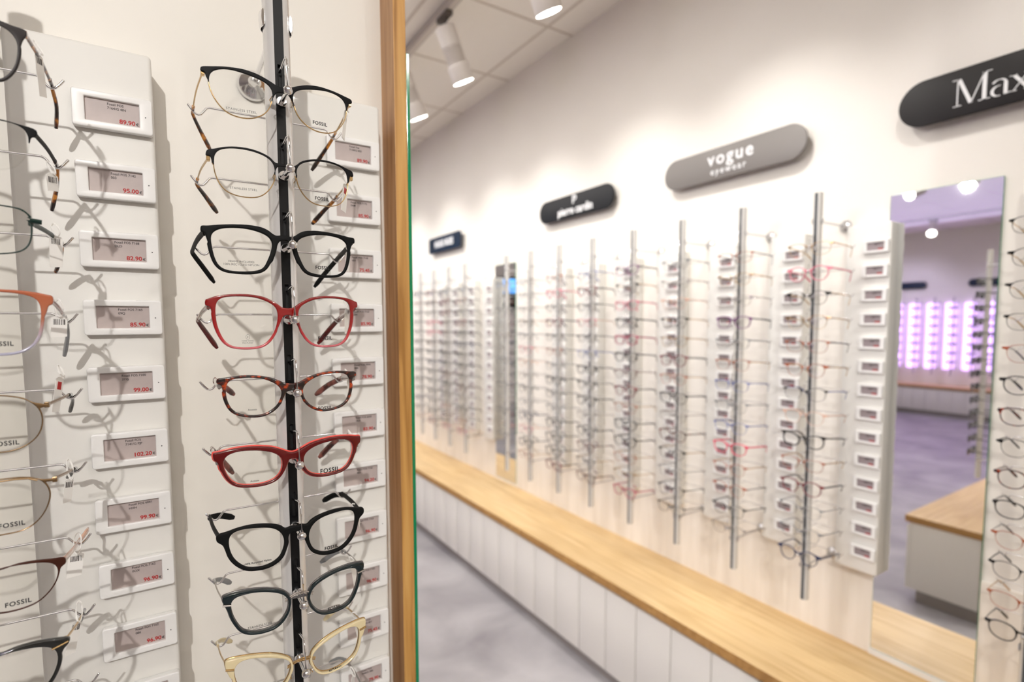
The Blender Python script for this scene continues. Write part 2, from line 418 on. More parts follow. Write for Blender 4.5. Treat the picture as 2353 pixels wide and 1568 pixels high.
# ------------------------------------------------------------------ walls frames of reference
# column coordinates: x to the right along the wall, y towards the wall, z relative to eye height
CBK, CFR = 1.63, -6.235
def W(wall, u, x, y, z):
    if wall == 'L': return Vector((u+x, y, z+H))
    if wall == 'R': return Vector((1.053+y, u-x, z+H))
    if wall == 'B': return Vector((u-x, CBK-y, z+H))
    if wall == 'F': return Vector((CFR-y, u+x, z+H))
ROT = {'L': 0, 'R': -math.pi/2, 'B': math.pi, 'F': math.pi/2}
PITCH = .0721
def zrow(k): return .2198-PITCH*k

TRACED = {
    'G1': {"row":0,"xc":0.101,"lens":[[-60.3,3.3],[-58.1,6.6],[-53.2,9.1],[-47.0,10.5],[-39.5,10.6],[-30.4,9.3],[-21.3,7.3],[-14.3,4.8],[-10.1,1.2],[-9.0,-3.1],[-9.7,-10.4],[-11.6,-15.3],[-14.6,-20.8],[-20.0,-25.8],[-27.1,-29.2],[-35.0,-30.3],[-43.1,-29.2],[-49.2,-26.3],[-54.3,-20.8],[-58.4,-13.7],[-60.7,-6.4],[-61.0,-1.7]],"top":[[0.95,3.9],[-4.7,4.4],[-9.4,6.5],[-14.2,8.6],[-21.1,11.1],[-28.0,12.5],[-34.9,13.1],[-43.8,12.7],[-50.5,12.0],[-59.2,10.4],[-65.7,9.1],[-67.1,8.0],[-67.2,5.6],[-64.4,4.5],[-63.2,1.3],[-61.9,-1.6]],"nose":[[-10.6,-13.6],[-9.4,-9.8],[-7.4,-5.3],[-5.4,-2.4],[-2.9,-1.5],[0.79,-1.2]],"t":[0.9,0.9,0.9],"tips":[[-53.1,-28.6],[53.9,-34.3]]},
    'G2': {"row":1,"xc":0.1015,"lens":[[-60.1,0.61],[-59.9,3.3],[-59.0,6.2],[-56.9,9.1],[-53.5,11.0],[-45.6,12.8],[-38.1,13.2],[-28.0,12.4],[-19.3,10.1],[-13.6,7.0],[-10.5,2.9],[-9.7,-1.5],[-10.0,-6.7],[-11.0,-12.5],[-13.9,-18.6],[-17.7,-23.6],[-23.7,-28.2],[-30.9,-29.8],[-39.1,-29.8],[-46.0,-28.4],[-51.9,-25.5],[-56.0,-20.1],[-58.7,-13.3],[-60.1,-5.9]],"top":[[-1.0,4.8],[-4.5,4.8],[-8.3,4.7],[-10.4,6.0],[-13.5,9.0],[-18.7,11.6],[-25.4,13.6],[-33.0,14.7],[-40.6,14.7],[-46.5,14.1],[-53.4,12.6],[-59.3,10.6],[-64.1,9.3],[-65.8,7.7],[-66.3,3.9],[-63.4,3.7],[-62.4,1.7],[-61.9,-2.6]],"nose":[[-9.8,-4.9],[-8.8,-1.9],[-7.4,0.82],[-5.2,1.9],[-1.1,2.0]],"t":[0.9,0.9,0.9],"tips":[[-49.7,-23.9],[52.1,-26.6]]},
    'G3': {"row":2,"xc":0.0981,"lens":[[-61.6,4.3],[-60.8,6.5],[-58.5,8.7],[-54.8,10.8],[-46.6,12.4],[-37.0,12.8],[-28.6,12.0],[-22.1,10.4],[-16.1,8.0],[-12.2,4.6],[-10.9,1.1],[-11.4,-3.8],[-13.0,-9.7],[-15.5,-15.8],[-18.4,-21.8],[-21.2,-24.5],[-27.2,-26.2],[-35.1,-27.1],[-42.9,-27.1],[-50.5,-26.1],[-55.4,-23.5],[-58.3,-18.7],[-60.5,-10.3],[-61.4,-3.4],[-61.9,1.5]],"top":[[1.1,8.9],[-3.1,8.7],[-7.2,8.3],[-10.0,9.6],[-13.9,12.5],[-18.6,14.7],[-24.5,15.8],[-31.1,16.3],[-38.8,16.1],[-46.5,15.6],[-55.9,14.5],[-63.3,13.3],[-68.8,12.7],[-69.5,11.5],[-69.4,7.7],[-66.9,6.4],[-65.5,2.7],[-64.4,-1.4]],"nose":[[-10.8,-16.2],[-7.7,-7.2],[-5.8,0.34],[-3.6,3.1],[0.97,4.0]],"t":[3.6,2.4,3.6],"tips":[[-51.8,-29.9],[55.9,-31.2]]},
    'G4': {"row":3,"xc":0.0993,"lens":[[-61.2,13.3],[-60.8,15.8],[-59.5,18.0],[-56.3,20.1],[-48.6,21.3],[-39.6,21.5],[-30.5,21.0],[-22.6,18.9],[-15.9,15.7],[-11.2,12.1],[-9.6,7.6],[-9.6,0.84],[-11.1,-6.7],[-14.1,-13.4],[-17.7,-19.3],[-23.3,-24.1],[-30.1,-25.8],[-38.7,-26.1],[-46.4,-25.4],[-52.1,-23.1],[-55.8,-18.7],[-58.7,-12.1],[-60.9,-4.2],[-61.7,4.4],[-61.8,9.4]],"top":[[-0.38,11.1],[-5.0,11.8],[-9.7,15.4],[-15.1,18.7],[-21.1,21.6],[-28.4,23.2],[-37.0,24.0],[-46.6,23.8],[-54.9,22.9],[-61.2,21.6],[-66.8,19.4],[-69.3,18.2],[-69.6,13.2],[-66.2,11.5],[-65.1,7.2]],"nose":[[-9.4,-8.2],[-6.4,-1.4],[-4.2,3.1],[-0.58,4.3]],"t":[3.8,2.2,2.6],"tips":[[-53.1,-31.3],[57.4,-29.0]]},
    'G5': {"row":4,"xc":0.1009,"lens":[[-57.5,6.2],[-57.1,9.9],[-55.6,13.5],[-52.3,15.9],[-43.9,16.9],[-34.7,16.7],[-26.7,15.3],[-19.2,12.2],[-13.1,8.0],[-10.3,4.0],[-10.0,-0.58],[-11.8,-6.6],[-15.1,-11.7],[-20.1,-15.8],[-26.4,-18.7],[-34.5,-19.3],[-42.5,-18.1],[-48.9,-15.7],[-53.3,-11.7],[-56.0,-5.6],[-57.4,0.37]],"top":[[-2.1,9.2],[-6.7,10.3],[-11.6,12.9],[-18.4,15.8],[-25.2,17.8],[-33.3,19.1],[-41.2,19.5],[-49.0,19.2],[-56.7,18.1],[-64.3,17.0],[-65.0,13.2],[-61.4,10.8],[-60.3,5.7]],"nose":[[-10.2,-9.8],[-7.8,-3.8],[-5.2,0.99],[-2.3,2.3]],"t":[3.5,2.4,2.8],"tips":[[-39.4,-13.6],[50.9,-21.0]]},
    'G6': {"row":5,"xc":0.0998,"lens":[[-61.2,7.8],[-60.7,11.6],[-58.6,15.3],[-54.5,17.6],[-46.9,19.1],[-36.5,18.7],[-26.0,17.0],[-17.4,13.9],[-11.6,9.5],[-9.9,4.4],[-10.5,-2.1],[-12.9,-7.5],[-17.4,-11.7],[-24.8,-14.2],[-32.7,-15.0],[-42.5,-14.3],[-49.4,-12.6],[-54.0,-9.2],[-57.3,-4.4],[-59.8,1.4]],"top":[[-0.61,12.5],[-4.0,13.4],[-9.9,16.2],[-17.2,19.5],[-25.8,21.4],[-36.4,22.6],[-46.8,22.6],[-57.7,21.4],[-65.1,19.9],[-68.7,19.5],[-68.8,13.3],[-65.8,9.9],[-64.3,3.5]],"nose":[[-8.3,-4.9],[-5.5,1.3],[-3.5,5.5],[-0.79,6.6]],"t":[3,2.3,2.8],"tips":[[-42.5,-33.6],[54.1,-28.8]]},
    'G7': {"row":6,"xc":0.1007,"lens":[[-60.1,3.2],[-59.8,7.9],[-58.3,11.6],[-54.1,14.1],[-47.2,15.2],[-37.3,14.6],[-27.4,13.1],[-20.1,10.5],[-15.1,6.1],[-12.2,0.14],[-11.7,-5.8],[-13.4,-12.9],[-16.6,-18.9],[-21.9,-22.6],[-28.6,-24.8],[-37.2,-24.9],[-45.0,-23.2],[-51.1,-18.6],[-55.7,-12.9],[-58.6,-5.9]],"top":[[1.0,9.4],[-5.1,9.9],[-10.1,9.0],[-14.1,12.2],[-20.0,15.0],[-30.1,17.3],[-41.5,18.2],[-52.6,17.0],[-60.9,14.9],[-68.3,13.4],[-70.1,11.7],[-69.9,6.9],[-65.4,2.5],[-63.5,-2.6],[-62.0,-8.4]],"nose":[[-10.4,-14.5],[-7.7,-5.9],[-7.7,-0.43],[-5.7,3.3],[-2.2,3.8],[0.84,3.3]],"t":[4,3.2,3.6],"tips":[[-44.3,-14.3],[56.4,-13.4]]},
    'G8': {"row":7,"xc":0.1015,"lens":[[-61.5,14.1],[-60.7,17.9],[-57.8,20.9],[-51.5,22.3],[-42.4,22.6],[-31.6,20.8],[-21.4,17.3],[-14.8,13.4],[-11.2,8.6],[-10.2,3.2],[-11.1,-2.5],[-14.0,-8.4],[-17.9,-13.2],[-23.2,-16.7],[-31.4,-18.1],[-40.1,-17.7],[-47.9,-15.5],[-52.7,-11.8],[-56.6,-5.0],[-59.8,3.1]],"top":[[-8.0,6.0],[-9.2,10.6],[-13.2,15.9],[-19.9,20.2],[-31.5,24.0],[-44.4,25.9],[-55.6,26.1],[-63.8,25.1],[-67.6,23.9],[-68.1,19.6],[-65.6,12.6],[-63.8,7.3]],"nose":[[-9.0,-2.2],[-8.1,1.8],[-8.0,6.0]],"t":[3,2.6,2.4],"tips":[[-51.4,-19.3],[50.8,-20.6]]},
    'G9': {"row":8,"xc":0.1017,"lens":[[-60.9,20.4],[-59.7,25.0],[-56.1,28.1],[-48.3,29.2],[-37.6,27.2],[-26.7,23.7],[-17.8,19.9],[-12.6,16.0],[-10.0,10.8],[-10.5,6.7],[-12.3,0.38],[-14.7,-3.9],[-18.7,-8.5],[-24.8,-10.6],[-33.0,-11.1],[-42.4,-9.6],[-50.2,-6.6],[-55.7,-1.9],[-59.0,5.8],[-60.8,13.8]],"top":[[-8.0,10.1],[-10.6,17.1],[-18.5,23.2],[-28.1,27.6],[-39.7,30.5],[-51.8,32.2],[-62.2,32.7],[-67.7,31.8],[-68.5,29.1],[-67.4,22.3],[-64.9,15.0]],"nose":[[-10.3,0.54],[-8.3,5.0],[-8.0,10.1]],"t":[2.5,2,2],"tips":[[-53.3,-18.5],[52.9,-25.5]]},
    'L1': {"row":0,"xc":-0.1565,"half":[[59.2,5.6],[61.9,4.7],[64.9,2.5],[67.1,-0.79],[68.3,-4.7],[68.2,-9.6],[67.2,-16.8],[65.5,-22.9],[62.5,-28.7],[59.0,-33.1],[57.2,-34.6]],"end":[[59.4,9.0],[66.1,7.8],[73.5,6.7],[73.7,3.4],[71.5,-1.1],[70.0,-6.0]],"t":2,"w":50,"tips":[[73.1,-29.6]]},
    'L2': {"row":1,"xc":-0.1565,"half":[[55.6,7.0],[64.0,6.4],[69.5,2.8],[71.1,-5.1],[69.2,-13.8],[66.4,-20.4],[62.4,-25.7],[56.7,-28.8],[53.8,-29.3]],"end":[[55.7,8.0],[65.2,6.7],[75.8,4.3],[75.8,-0.02],[72.7,-2.1],[71.5,-7.3]],"t":1,"w":52,"tips":[[66.0,-37.1]]},
    'L3': {"row":2,"xc":-0.1565,"half":[[52.4,14.7],[58.9,14.2],[63.4,13.5],[66.6,11.3],[68.5,8.8],[69.2,5.8],[69.0,-0.6],[68.5,-7.9],[67.1,-12.6],[64.9,-16.4],[61.1,-19.0],[55.8,-20.3],[50.6,-21.2]],"end":[[52.4,15.1],[58.9,14.7],[69.2,6.7]],"t":1,"w":54,"tips":[[66.0,-24.8]]},
    'L4': {"row":3,"xc":-0.1565,"half":[[49.1,21.0],[55.6,20.6],[63.5,19.2],[68.8,17.1],[71.1,14.4],[71.9,10.2],[71.8,1.9],[70.8,-5.6],[69.1,-13.0],[66.4,-18.5],[62.1,-22.6],[56.6,-25.1],[50.7,-25.8],[46.8,-25.9]],"end":[[49.2,23.3],[59.0,22.9],[69.0,21.7],[75.8,20.1],[79.3,18.8],[79.3,12.7],[76.8,10.8],[75.2,5.6]],"t":2.2,"w":54,"tips":[[68.7,-35.3]]},
    'L5': {"row":4,"xc":-0.1565,"half":[[45.1,12.7],[51.6,11.4],[58.1,9.2],[62.7,5.9],[66.0,1.8],[67.8,-3.2],[68.2,-8.9],[67.2,-15.4],[64.9,-20.8],[61.2,-25.0],[56.3,-28.5],[50.8,-30.4],[46.1,-30.9],[42.9,-30.6]],"end":[[67.0,2.1],[72.3,3.0]],"t":1,"w":52,"tips":[[70.5,-19.6]]},
    'L6': {"row":5,"xc":-0.1565,"half":[[41.7,18.1],[45.7,19.0],[51.7,18.7],[58.4,17.4],[64.5,15.2],[68.5,9.4],[70.0,3.2],[68.9,-4.3],[66.1,-11.4],[61.6,-18.0],[55.8,-22.3],[49.6,-24.0],[43.6,-23.9],[39.6,-23.1]],"end":[[64.6,16.2],[74.4,13.5]],"t":1,"w":54,"tips":[[65.3,-14.5]]},
    'L7': {"row":6,"xc":-0.1565,"half":[[38.1,18.4],[44.3,20.4],[53.8,20.2],[63.3,18.6],[69.1,16.1],[71.6,12.8],[72.1,8.0],[70.4,1.2],[67.5,-4.2],[63.3,-9.1],[57.9,-13.1],[50.1,-14.8],[42.6,-14.8],[36.5,-13.8]],"end":[[38.2,20.5],[47.5,22.1],[57.0,21.9],[68.7,20.1],[76.6,18.7],[77.2,13.7],[74.2,11.0],[73.0,6.8]],"t":1,"w":54,"tips":[[79.3,0.8]]},
    'L8': {"row":7,"xc":-0.1565,"half":[[34.6,21.7],[40.9,23.6],[50.4,22.9],[60.0,20.7],[65.8,17.3],[68.3,12.9],[68.7,7.2],[67.8,1.9],[65.4,-4.5],[62.5,-9.7],[57.6,-14.8],[48.4,-16.9],[39.0,-15.2],[32.8,-13.2]],"end":[[34.8,25.2],[44.2,26.8],[57.0,26.5],[70.1,23.8],[76.8,21.0],[76.0,17.1],[73.0,13.7],[71.5,10.6]],"t":3,"w":54,"tips":[[63.6,-30.8]]},
}


# ------------------------------------------------------------------ eyeglasses
def eyeglasses(name, sp, m_front, m_temple, m_lens=LENS, thick=.0035, bevel=.0009, N=64, sub=4, m_low=None, low=None,
               m_tip=None, tw=(.0013, .0022), tipw=None, hinge=None, bars=None, tips=None, pads=False, padm=None,
               edge=None, edge_t=.0012, sides=(-1, 1), bridge=None, temple_n=8):
    root = empty(name, (0, 0, 0))
    lens, half = outlines(sp, N, sub)
    hw = max(-p[0] for p in half)
    if bridge is None:
        outer = sc_(half)+sc_(half[::-1], -1)
        o2 = [outer[0]]
        for p in outer[1:]:
            if math.hypot(p[0]-o2[-1][0], p[1]-o2[-1][1]) > .00015: o2.append(p)
        me = plate(o2, [sc_(lens), sc_(lens, -1)], thick, bevel)
        if m_low:
            me.materials.append(m_front); me.materials.append(m_low)
            for p in me.polygons:
                x = abs(p.center.x)*1000; z = p.center.z*1000
                zl = low[0]+(low[1]-low[0])*min(max((x-low[2])/(low[3]-low[2]), 0), 1)
                if z < zl: p.material_index = 1
        fr = link('frame_front', me, m_front, root)
        autosmooth(fr, 50)
    else:
        for s in sides:
            me = plate(sc_(half, 1 if s == -1 else -1), [sc_(lens, 1 if s == -1 else -1)], thick, bevel)
            fr = link('rim', me, m_front, root); autosmooth(fr, 50)
        b = MBuf(); pth = [(x*MM, KW*(x*MM)**2-.0008-(.001 if abs(x) < 5 else 0), z*MM) for x, z in bridge]
        b.sweep(pth, .0009, n=8)
        if len(bridge) > 3: b.sweep([(p[0], p[1]+.002, p[2]-.003) for p in pth], .0007, n=8)
        autosmooth(b.obj('bridge', padm or SILV, root))
    if edge:   # contrasting back layer standing a little proud of the front
        outer = half+[(-p[0], p[1]) for p in half[::-1][1:-1]]
        n = len(outer); big = [offs(outer, i, -edge_t/MM*.45) for i in range(n)]
        a0 = abs(area(outer)); a1 = abs(area(big))
        if a1 < a0: big = [offs(outer, i, edge_t/MM*.45) for i in range(n)]
        small = [offs(lens, i, -.5) for i in range(len(lens))]
        me = plate(sc_(big), [sc_(small), sc_(small, -1)], thick*.55, bevel*.8, y0=thick*.62)
        autosmooth(link('back_layer', me, edge, root), 50)
    hz = hinge[1] if hinge else sp['top'][-3][1]; hx = hinge[0] if hinge else hw-1.2
    for i, s in enumerate(sides):
        L = link('lens', plate(sc_([offs(lens, k, .35) for k in range(len(lens))], 1 if s == -1 else -1), [], .0011, .0001, y0=.0003), m_lens, root)
        if pads:
            p = MBuf(); c = (s*.0085, .0075, -.010)
            p.ball(c, .0042, 12, sc3=(.45, .7, 1.25)); pd = p.obj('nose_pad', PADM, root, True)
            a = MBuf(); xl = s*(abs(max(q[0] for q in lens))+.4)*MM
            a.sweep([(xl, .001, -.006), (xl-s*.001, .005, -.004), (c[0]+s*.002, .008, -.007), (c[0], .0085, c[2])], .00045, n=6)
            a.obj('pad_arm', padm or GOLD, pd)
        bx, bz = (bars[i] if bars and isinstance(bars[0], tuple) else (bars or (.0690, .0022))); tp = tips[i] if tips else (s*54, -28)
        path = temple_path(hx*MM, hz*MM, KW*(hx*MM)**2+.0025, (bx, bz), (abs(tp[0])*MM, tp[1]*MM), s)
        k = len(path); ta, tb = tw; te = tipw or (ta*1.25, tb*1.25)
        cut = 13 if m_tip else k-1
        ras = []; rbs = []
        for q in range(k):
            f = q/(k-1); f2 = max(0, (f-.45)/.55)
            ras.append(ta+(te[0]-ta)*f2); rbs.append((tb*1.25 if f < .1 else tb)+(te[1]-tb)*f2)
        ras[-1] *= .55; rbs[-1] *= .6
        t = MBuf(); t.sweep(path[:cut+1], ras[:cut+1], rbs[:cut+1], temple_n)
        tm = autosmooth(t.obj('temple', m_temple, root), 60)
        if m_tip:
            t2 = MBuf(); t2.sweep(path[cut-2:], [max(r, .0013)*1.15 for r in ras[cut-2:]], [r*1.15 for r in rbs[cut-2:]], temple_n)
            autosmooth(t2.obj('temple_tip', m_tip, tm), 60)
        hb = MBuf(); hb.box((s*hx*MM-.0016, KW*(hx*MM)**2+.0005, hz*MM-.0022), (s*hx*MM+.0016, KW*(hx*MM)**2+.0058, hz*MM+.0022))
        hb.obj('hinge', padm or m_temple, root, bevel=.0004)
    return root

def put(root, wall, u, x, z, y=.5575):
    root.location = W(wall, u, x, y, z); root.rotation_euler = (0, 0, ROT[wall]); return root

def spec_of(d):
    if 'lens' in d: return d
    # right half of the right lens traced: complete it by symmetry about the lens centre
    P = [(p[0], p[1]) for p in d['half']]; xm = max(p[0] for p in P)-d['w']/2
    P = [p for p in P if p[0] >= xm-.5]
    zt = P[0][1]+(P[0][0]-xm)*.08; zb = P[-1][1]-(P[-1][0]-xm)*.05
    Q = [(xm, zt)]+[p for p in P if p[0] > xm+2]+[(xm, zb)]
    left = [(2*xm-p[0], p[1]) for p in Q[1:-1]][::-1]
    ring = Q+left
    lens = [(-p[0], p[1]) for p in ring]
    t = d['t']; E = [(-p[0], p[1]) for p in d['end']]
    xn = -(2*xm-max(p[0] for p in P))
    if len(E) <= 3: return auto_spec(lens, t, zt-7, max(-p[0] for p in E)+.5, E[-1][1], .9, .9)
    E2 = [p for p in E if p[0] < -xm+1] or E
    top = [(0, zt-6), (-5, zt-5.6), (xn+1, zt-3), (xn-5, zt+t*.3), (xn-14, zt+t+.6)]+[p for p in E if p[0] < xn-18]
    nose = [(xn+t*.9, zt-18), (xn+t+.6, zt-12), (-6, zt-9.2), (0, zt-9)]
    return dict(lens=lens, top=top, nose=nose, t=t)
def auto_spec(lens, t, zbr, hwid, ze, eh, bt=1.6):
    L = resample(crom(lens, True, 5), 48)
    if area(L) < 0: L = L[::-1]
    n = 48; cx = sum(p[0] for p in L)/n; cz = sum(p[1] for p in L)/n
    ang = lambda p: math.degrees(math.atan2(p[1]-cz, p[0]-cx)) % 360
    tt = t if not isinstance(t, (list, tuple)) else t[0]
    mid = sorted([(ang(offs(L, i, tt)), offs(L, i, tt)) for i in range(n) if 30 < ang(L[i]) < 150])
    mid = sorted([(ang(offs(L, i, tt)), offs(L, i, tt)) for i in range(n) if 30 < ang(L[i]) < 178 and (ang(L[i]) < 100 or offs(L, i, tt)[1] > ze+eh)])
    mid = [m[1] for m in mid][::2]
    xnose = max(p[0] for p in L)
    top = [(0, zbr+bt), (xnose*.55, zbr+bt)]+mid+[(-hwid+1.5, ze+eh), (-hwid, ze+eh*.6), (-hwid, ze-eh), (-hwid+2, ze-eh*1.4)]
    cand = [i for i in range(n) if 150 < ang(L[i]) < 230 and L[i][1] < ze-eh*1.6] or [min(range(n), key=lambda i: abs(ang(L[i])-195))]
    i170 = max(cand, key=lambda i: L[i][1]); top.append(offs(L, i170, tt))
    i0 = min(range(n), key=lambda i: min(abs(ang(L[i])-352), 360-abs(ang(L[i])-352)))
    q = offs(L, i0, tt)
    nose = [q, (xnose*.6, zbr-bt*1.4), (0, zbr-bt)]
    return dict(lens=lens, top=top, nose=nose, t=t)
def super_lens(w, h, p, cx, cz, tilt=0, cat=0, n=20):
    out = []
    for i in range(n):
        a = 2*math.pi*i/n; c, s = math.cos(a), math.sin(a)
        x = w/2*math.copysign(abs(c)**(2/p), c); z = h/2*math.copysign(abs(s)**(2/p), s)
        z += cat*(-x)*max(s, 0)*.22          # raised outer corner
        x *= 1+.10*min(z/(h/2), 1)           # narrower towards the bottom
        out.append((cx+x, cz+z))
    return out

# ------------------------------------------------------------------ the room shell
XW, YW, ZC = 1.818, .765, 2.99
struct('floor', MBuf().box((-7.2, -3.4, -.06), (2.0, 8.2, 0)), FLOORM)
struct('ceiling', MBuf().box((-7.2, -3.4, ZC), (2.0, 8.2, ZC+.08)), CEIL)
g = MBuf()
xs = [1.66-.61*i for i in range(14)]; ys = [2.23+.61*i for i in range(-9, 10)]
for x in xs: g.box((x-.006, -3.3, ZC-.003), (x+.006, 8, ZC+.001))
for y in ys: g.box((-7, y-.006, ZC-.0035), (XW, y+.006, ZC+.001))
struct('trim_1', g, GRID)
struct('wall_right', MBuf().box((XW, -3.3, 0), (XW+.12, 8.1, ZC)), WALL)
struct('wall_front', MBuf().box((-7, -3.4, 0), (XW, -3.28, ZC)), WALL)
struct('wall_back', MBuf().box((-7, 8, 0), (XW, 8.12, ZC)), WALL)
struct('wall_far', MBuf().box((-7.12, -3.3, 0), (-7, 8, ZC)), WALL)
struct('wall_left', MBuf().box((-2.2, YW, 0), (.272, YW+.10, ZC)), WALLC)
struct('wall_right_backboard', MBuf().box((XW-.004, -3.2, .47), (XW, 7.9, H-.70)), PALEW).name = 'trim_2'

# oak end board of the partition and the mirror glued to its end
o = MBuf().box((.272, .715, 0), (.290, .8655, ZC)).obj('oak_end_board', OAKP, bevel=.0008)
o.data.materials.append(OAKS)
for p in o.data.polygons:
    if abs(p.normal.x) > .8: p.material_index = 1
tag(o, 'tall oak board capping the end of the cream wall, beside the green mirror edge', 'board')

def wall_mirror(lo, hi, axis, label, bev=.0008):
    o = MBuf().box(lo, hi).obj('wall_mirror', [GREENG, MIRROR], bevel=bev)
    for p in o.data.polygons:
        if abs(p.normal[axis]) > .9 and p.area > .02: p.material_index = 1
    return tag(o, label, 'mirror')
wall_mirror((.2905, .7165, H-1.02), (.2955, .864, H+.371), 0, 'mirror seen edge-on as a thin green glass line beside the oak board')
wall_mirror((XW-.006, .482, H-1.022), (XW-.001, .737, H+.371), 0, 'wide wall mirror reflecting the violet room at the right')
wall_mirror((XW-.006, 2.762, H-1.022), (XW-.001, 3.006, H+.371), 0, 'narrow far wall mirror partly hidden behind a display rod')
struct('trim_3', MBuf().box((XW-.010, .478, H-1.0395), (XW-.0005, .741, H-1.0225)), PANEL)

# ------------------------------------------------------------------ benches
def bench(label, wall, u0, u1, depth, front_only=False, cross=False):
    """bench along a wall, in column coordinates; its back stands at the wall plane"""
    yb = YW-.0015 if wall != 'B' else YW-.0015
    root = empty('wall_bench', W(wall, (u0+u1)/2, 0, yb, -H), ROT[wall]); tag(root, label, 'bench')
    h = abs(u1-u0)/2; D = depth
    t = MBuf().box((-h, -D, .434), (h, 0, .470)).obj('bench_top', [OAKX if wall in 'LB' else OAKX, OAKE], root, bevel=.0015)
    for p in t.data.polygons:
        if abs(p.normal.z) < .7: p.material_index = 1
    f = MBuf(); n = int(2*h/.168); st = 2*h/n if wall != 'R' else .168
    x = -h
    if wall == 'R':
        off = (((u0+u1)/2 + h) - 1.058) % .168      # grooves measured along the wall
        x = -h-(.168-off)
    while x < h-1e-4:
        a, b = max(x+.0018, -h), min(x+st-.0018, h)
        if b-a > .004: f.box((a, -D+.012, .072), (b, -D+.030, .420))
        x += st
    f.box((-h+.004, -D+.0285, .072), (h-.004, -.02, .4338))
    autosmooth(f.obj('bench_front', FRONT, root, bevel=.0012), 40)
    MBuf().box((-h+.02, -D+.0279, .4205), (h-.02, -D+.0284, .4339)).obj('gap_strip', GAP, root)
    MBuf().box((-h+.03, -D+.055, 0.0005), (h-.03, -.02, .0718)).obj('plinth', GREY_KICK, root)
    return root
bench('long oak-topped white bench running under the right-hand displays', 'R', -3.0, 7.6, .3655)
bench('oak-topped bench behind the partition, seen in the wide mirror', 'B', -2.0, .32, .34)
bench('far bench with thin oak top under the violet backlit displays, seen in the mirror', 'F', -1.0, 7.6, .37)

# ------------------------------------------------------------------ laminate panels behind the display rods
ORD = ['first', 'second', 'third', 'fourth', 'fifth', 'sixth', 'seventh', 'eighth', 'ninth', 'tenth', 'eleventh', 'twelfth', 'thirteenth', 'fourteenth']
def panel_mesh():
    return MBuf().box((.0268, .7165, -.773), (.1478, YW-.0006, .2905)).mesh('panel', bevel=.004, seg=3)
PM = panel_mesh()
def panel(wall, u, label, m=PANEL, group=None, name='label_panel'):
    me = PM if m is PANEL else PM.copy()
    if m is not PANEL: me.materials.clear()
    o = link(name, me, m, None); autosmooth(o, 40)
    o.location = W(wall, u, 0, 0, 0); o.rotation_euler = (0, 0, ROT[wall]); return tag(o, label, 'panel', group)
